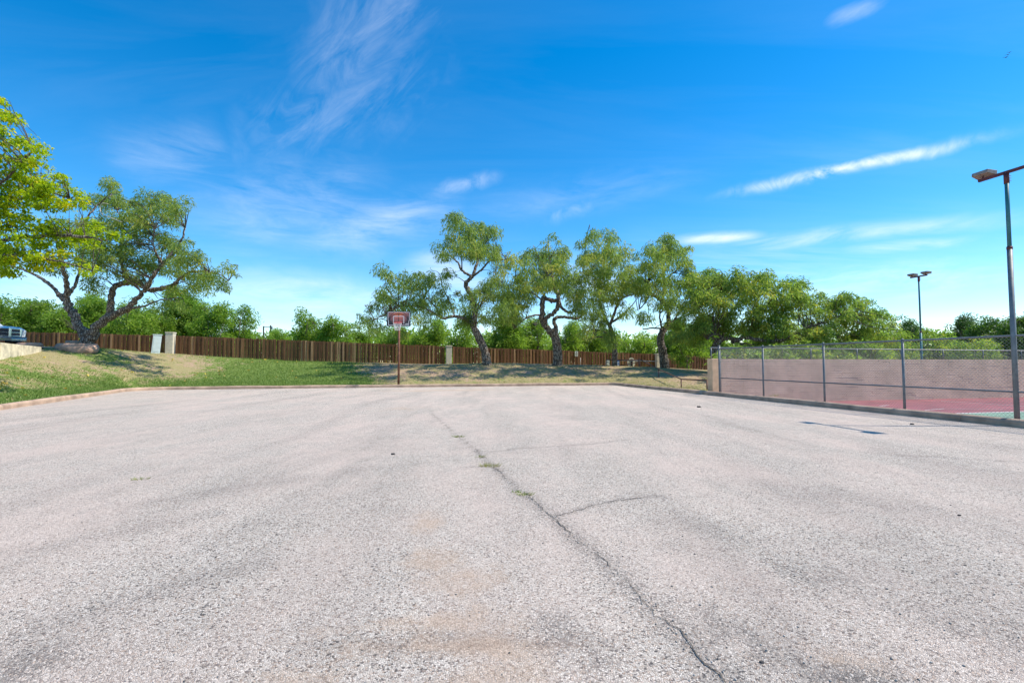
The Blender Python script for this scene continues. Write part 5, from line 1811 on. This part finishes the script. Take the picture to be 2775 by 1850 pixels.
# keep off the driveway
ok &= ~in_drive(bx, by, -0.3)
bx, by, gfv, dfv = bx[ok], by[ok], gfv[ok], dfv[ok]
NB = len(bx)
bz = H(bx, by) - 0.01
hgt = (0.035 + 0.05 * rng.random(NB)) * (0.7 + 0.7 * gfv)
an = rng.random(NB) * 6.28
lean_ = rng.normal(size=(NB, 2)) * hgt[:, None] * 0.55
wd = 0.010 + 0.010 * rng.random(NB)
v0 = np.stack([bx - np.cos(an) * wd, by - np.sin(an) * wd, bz], 1)
v1_ = np.stack([bx + np.cos(an) * wd, by + np.sin(an) * wd, bz], 1)
v2 = np.stack([bx + lean_[:, 0], by + lean_[:, 1], bz + hgt], 1)
q = np.arange(NB) * 3
isg = rng.random(NB) < np.clip(gfv * 1.5 - 0.05, 0, 1)
tint = np.where(isg, 0.05 + 0.42 * rng.random(NB), 0.58 + 0.42 * rng.random(NB))
me = mesh_np('lawn', np.stack([v0, v1_, v2], 1).reshape(-1, 3), np.stack([q, q + 1, q + 2], 1), M['grass'], False, {'tint': np.repeat(tint, 3)})
tag(link('lawn', me), 'short patchy green and straw-coloured grass on the bank', 'grass', kind='stuff')


def tuft(px, py, rad, n, h_, label, tnt=0.5, z=0.0, onlot=True):
    p = ground(px, py, z)
    r = np.random.default_rng(int(px))
    a_ = r.random(n) * 6.28
    rr = rad * np.sqrt(r.random(n))
    x, y = rr * np.cos(a_) * 1.4, rr * np.sin(a_) * .8
    hh = h_ * (0.5 + r.random(n))
    ln = r.normal(size=(n, 2)) * hh[:, None] * .7 + np.stack([x, y], 1) * .5
    w = 0.004
    b_ = r.random(n) * 6.28
    vs = np.stack([np.stack([x - np.cos(b_) * w, y - np.sin(b_) * w, np.zeros(n) - .004], 1), np.stack([x + np.cos(b_) * w, y + np.sin(b_) * w, np.zeros(n) - .004], 1),
                   np.stack([x + ln[:, 0], y + ln[:, 1], hh], 1)], 1).reshape(-1, 3)
    q = np.arange(n) * 3
    me = mesh_np('grass_tuft', vs, np.stack([q, q + 1, q + 2], 1), M['grass'], False, {'tint': np.repeat(np.clip(tnt + r.normal(size=n) * .15, 0, 1), 3)})
    o = link('grass_tuft', me)
    o.location = (p.x, p.y, float(lot_h(p.x, p.y)) if onlot else z)
    tag(o, label, 'grass tuft', 'weeds growing in the lot')


tuft(1327, 1266, 0.085, 130, 0.035, 'largest straw-green weed tuft growing in the crack at mid lot', .6)
tuft(1243, 1182, 0.07, 70, 0.03, 'green weed tuft in the crack nearest the hoop', .42)
tuft(1425, 1342, 0.05, 70, 0.022, 'brown weed tuft in the crack below the straw tuft', .55)
tuft(1305, 1240, 0.05, 50, 0.022, 'tiny weed tuft where two cracks meet', .6)
tuft(380, 1302, 0.07, 60, 0.02, 'lone flat straw weed on the gravel at left', .5)
tuft(2098, 1073, 0.12, 60, 0.10, 'dry weed against the kerb before the chain link', .8)
tuft(1400, 1335, 0.03, 30, 0.02, 'thin weed sprig in the crack above the brown tuft', .45)

for (px, py, s, lab) in ((2065, 1798, 0.011, 'dark stone lying on gravel near the bottom right'), (1894, 1102, 0.06, 'dark scrap lying on gravel near the right kerb'),
                         (2472, 1150, 0.04, 'dark stone on gravel before the tall fence'), (1065, 1232, 0.03, 'dark stone on the gravel left of the crack'), (2600, 1400, 0.014, 'small dark stone on the worn gravel at far right')):
    p = ground(px, py)
    rock('stone', (p.x, p.y, float(lot_h(p.x, p.y)) + s * .25), (s, s * .8, s * .6), int(px), lab, 'dark stones on the lot', mat='dark_stone', flat=.7)

# fallen yellow leaves on the bank
n = 260
ki = rng.integers(0, len(kx_), n)
of = 0.2 + 11 * rng.random(n)
lx = kx_[ki, 0] + kx_[ki, 2] * of
ly = kx_[ki, 1] + kx_[ki, 3] * of
ok = (lx < -9)
lx, ly = lx[ok], ly[ok]
lz = H(lx, ly) + 0.05
cs = np.stack([lx, ly, lz], 1)
me = leaves_mesh('fallen_leaves', cs, np.full(len(cs), 0.05), 6, 0.10, 0.06, 0.0, M['fallen'], .6, .3, (0, 0, 0), 5, flat=1.0)
tag(link('fallen_leaves', me), 'scattered yellow fallen leaves on the left bank', 'leaves', kind='stuff')

# three birds
for i, (px, py, s, lab) in enumerate(((2735, 143, .8, 'topmost of three small birds flying at upper right'), (2730, 149.5, .9, 'middle of three small birds flying at upper right'),
                                      (2725, 156.5, 1.0, 'lowest of three small birds flying at upper right'))):
    c = at(px, py, 95)
    mb = MB()
    mb.tube([(-.22 * s, 0, 0), (-.12 * s, 0, .01), (0.05 * s, 0, .02), (.2 * s, 0, .01), (.26 * s, 0, 0)], [.008, .05 * s, .06 * s, .045 * s, .01], 6)
    for sg in (-1, 1):
        pts = [(.10 * s, sg * .04 * s, .03), (.12 * s, sg * .25 * s, .12 * s), (-.02 * s, sg * .52 * s, .08 * s), (-.08 * s, sg * .24 * s, .10 * s), (-.08 * s, sg * .04 * s, .02)]
        mb.prism(pts, (0, 0, 0), (0, 0, 0.015))
    mb.add([(-.2 * s, -.03 * s, 0), (-.2 * s, .03 * s, 0), (-.36 * s, .08 * s, 0.0), (-.36 * s, -.08 * s, 0.0), (-.28 * s, 0, .02)], [(0, 1, 4), (1, 2, 4), (2, 3, 4), (3, 0, 4), (3, 2, 1, 0)])
    o = mb.build('bird', M['bird'], None)
    o.location = c
    o.rotation_euler = (0.25, 0, 0.25)
    tag(o, lab, 'bird', 'birds in the sky')
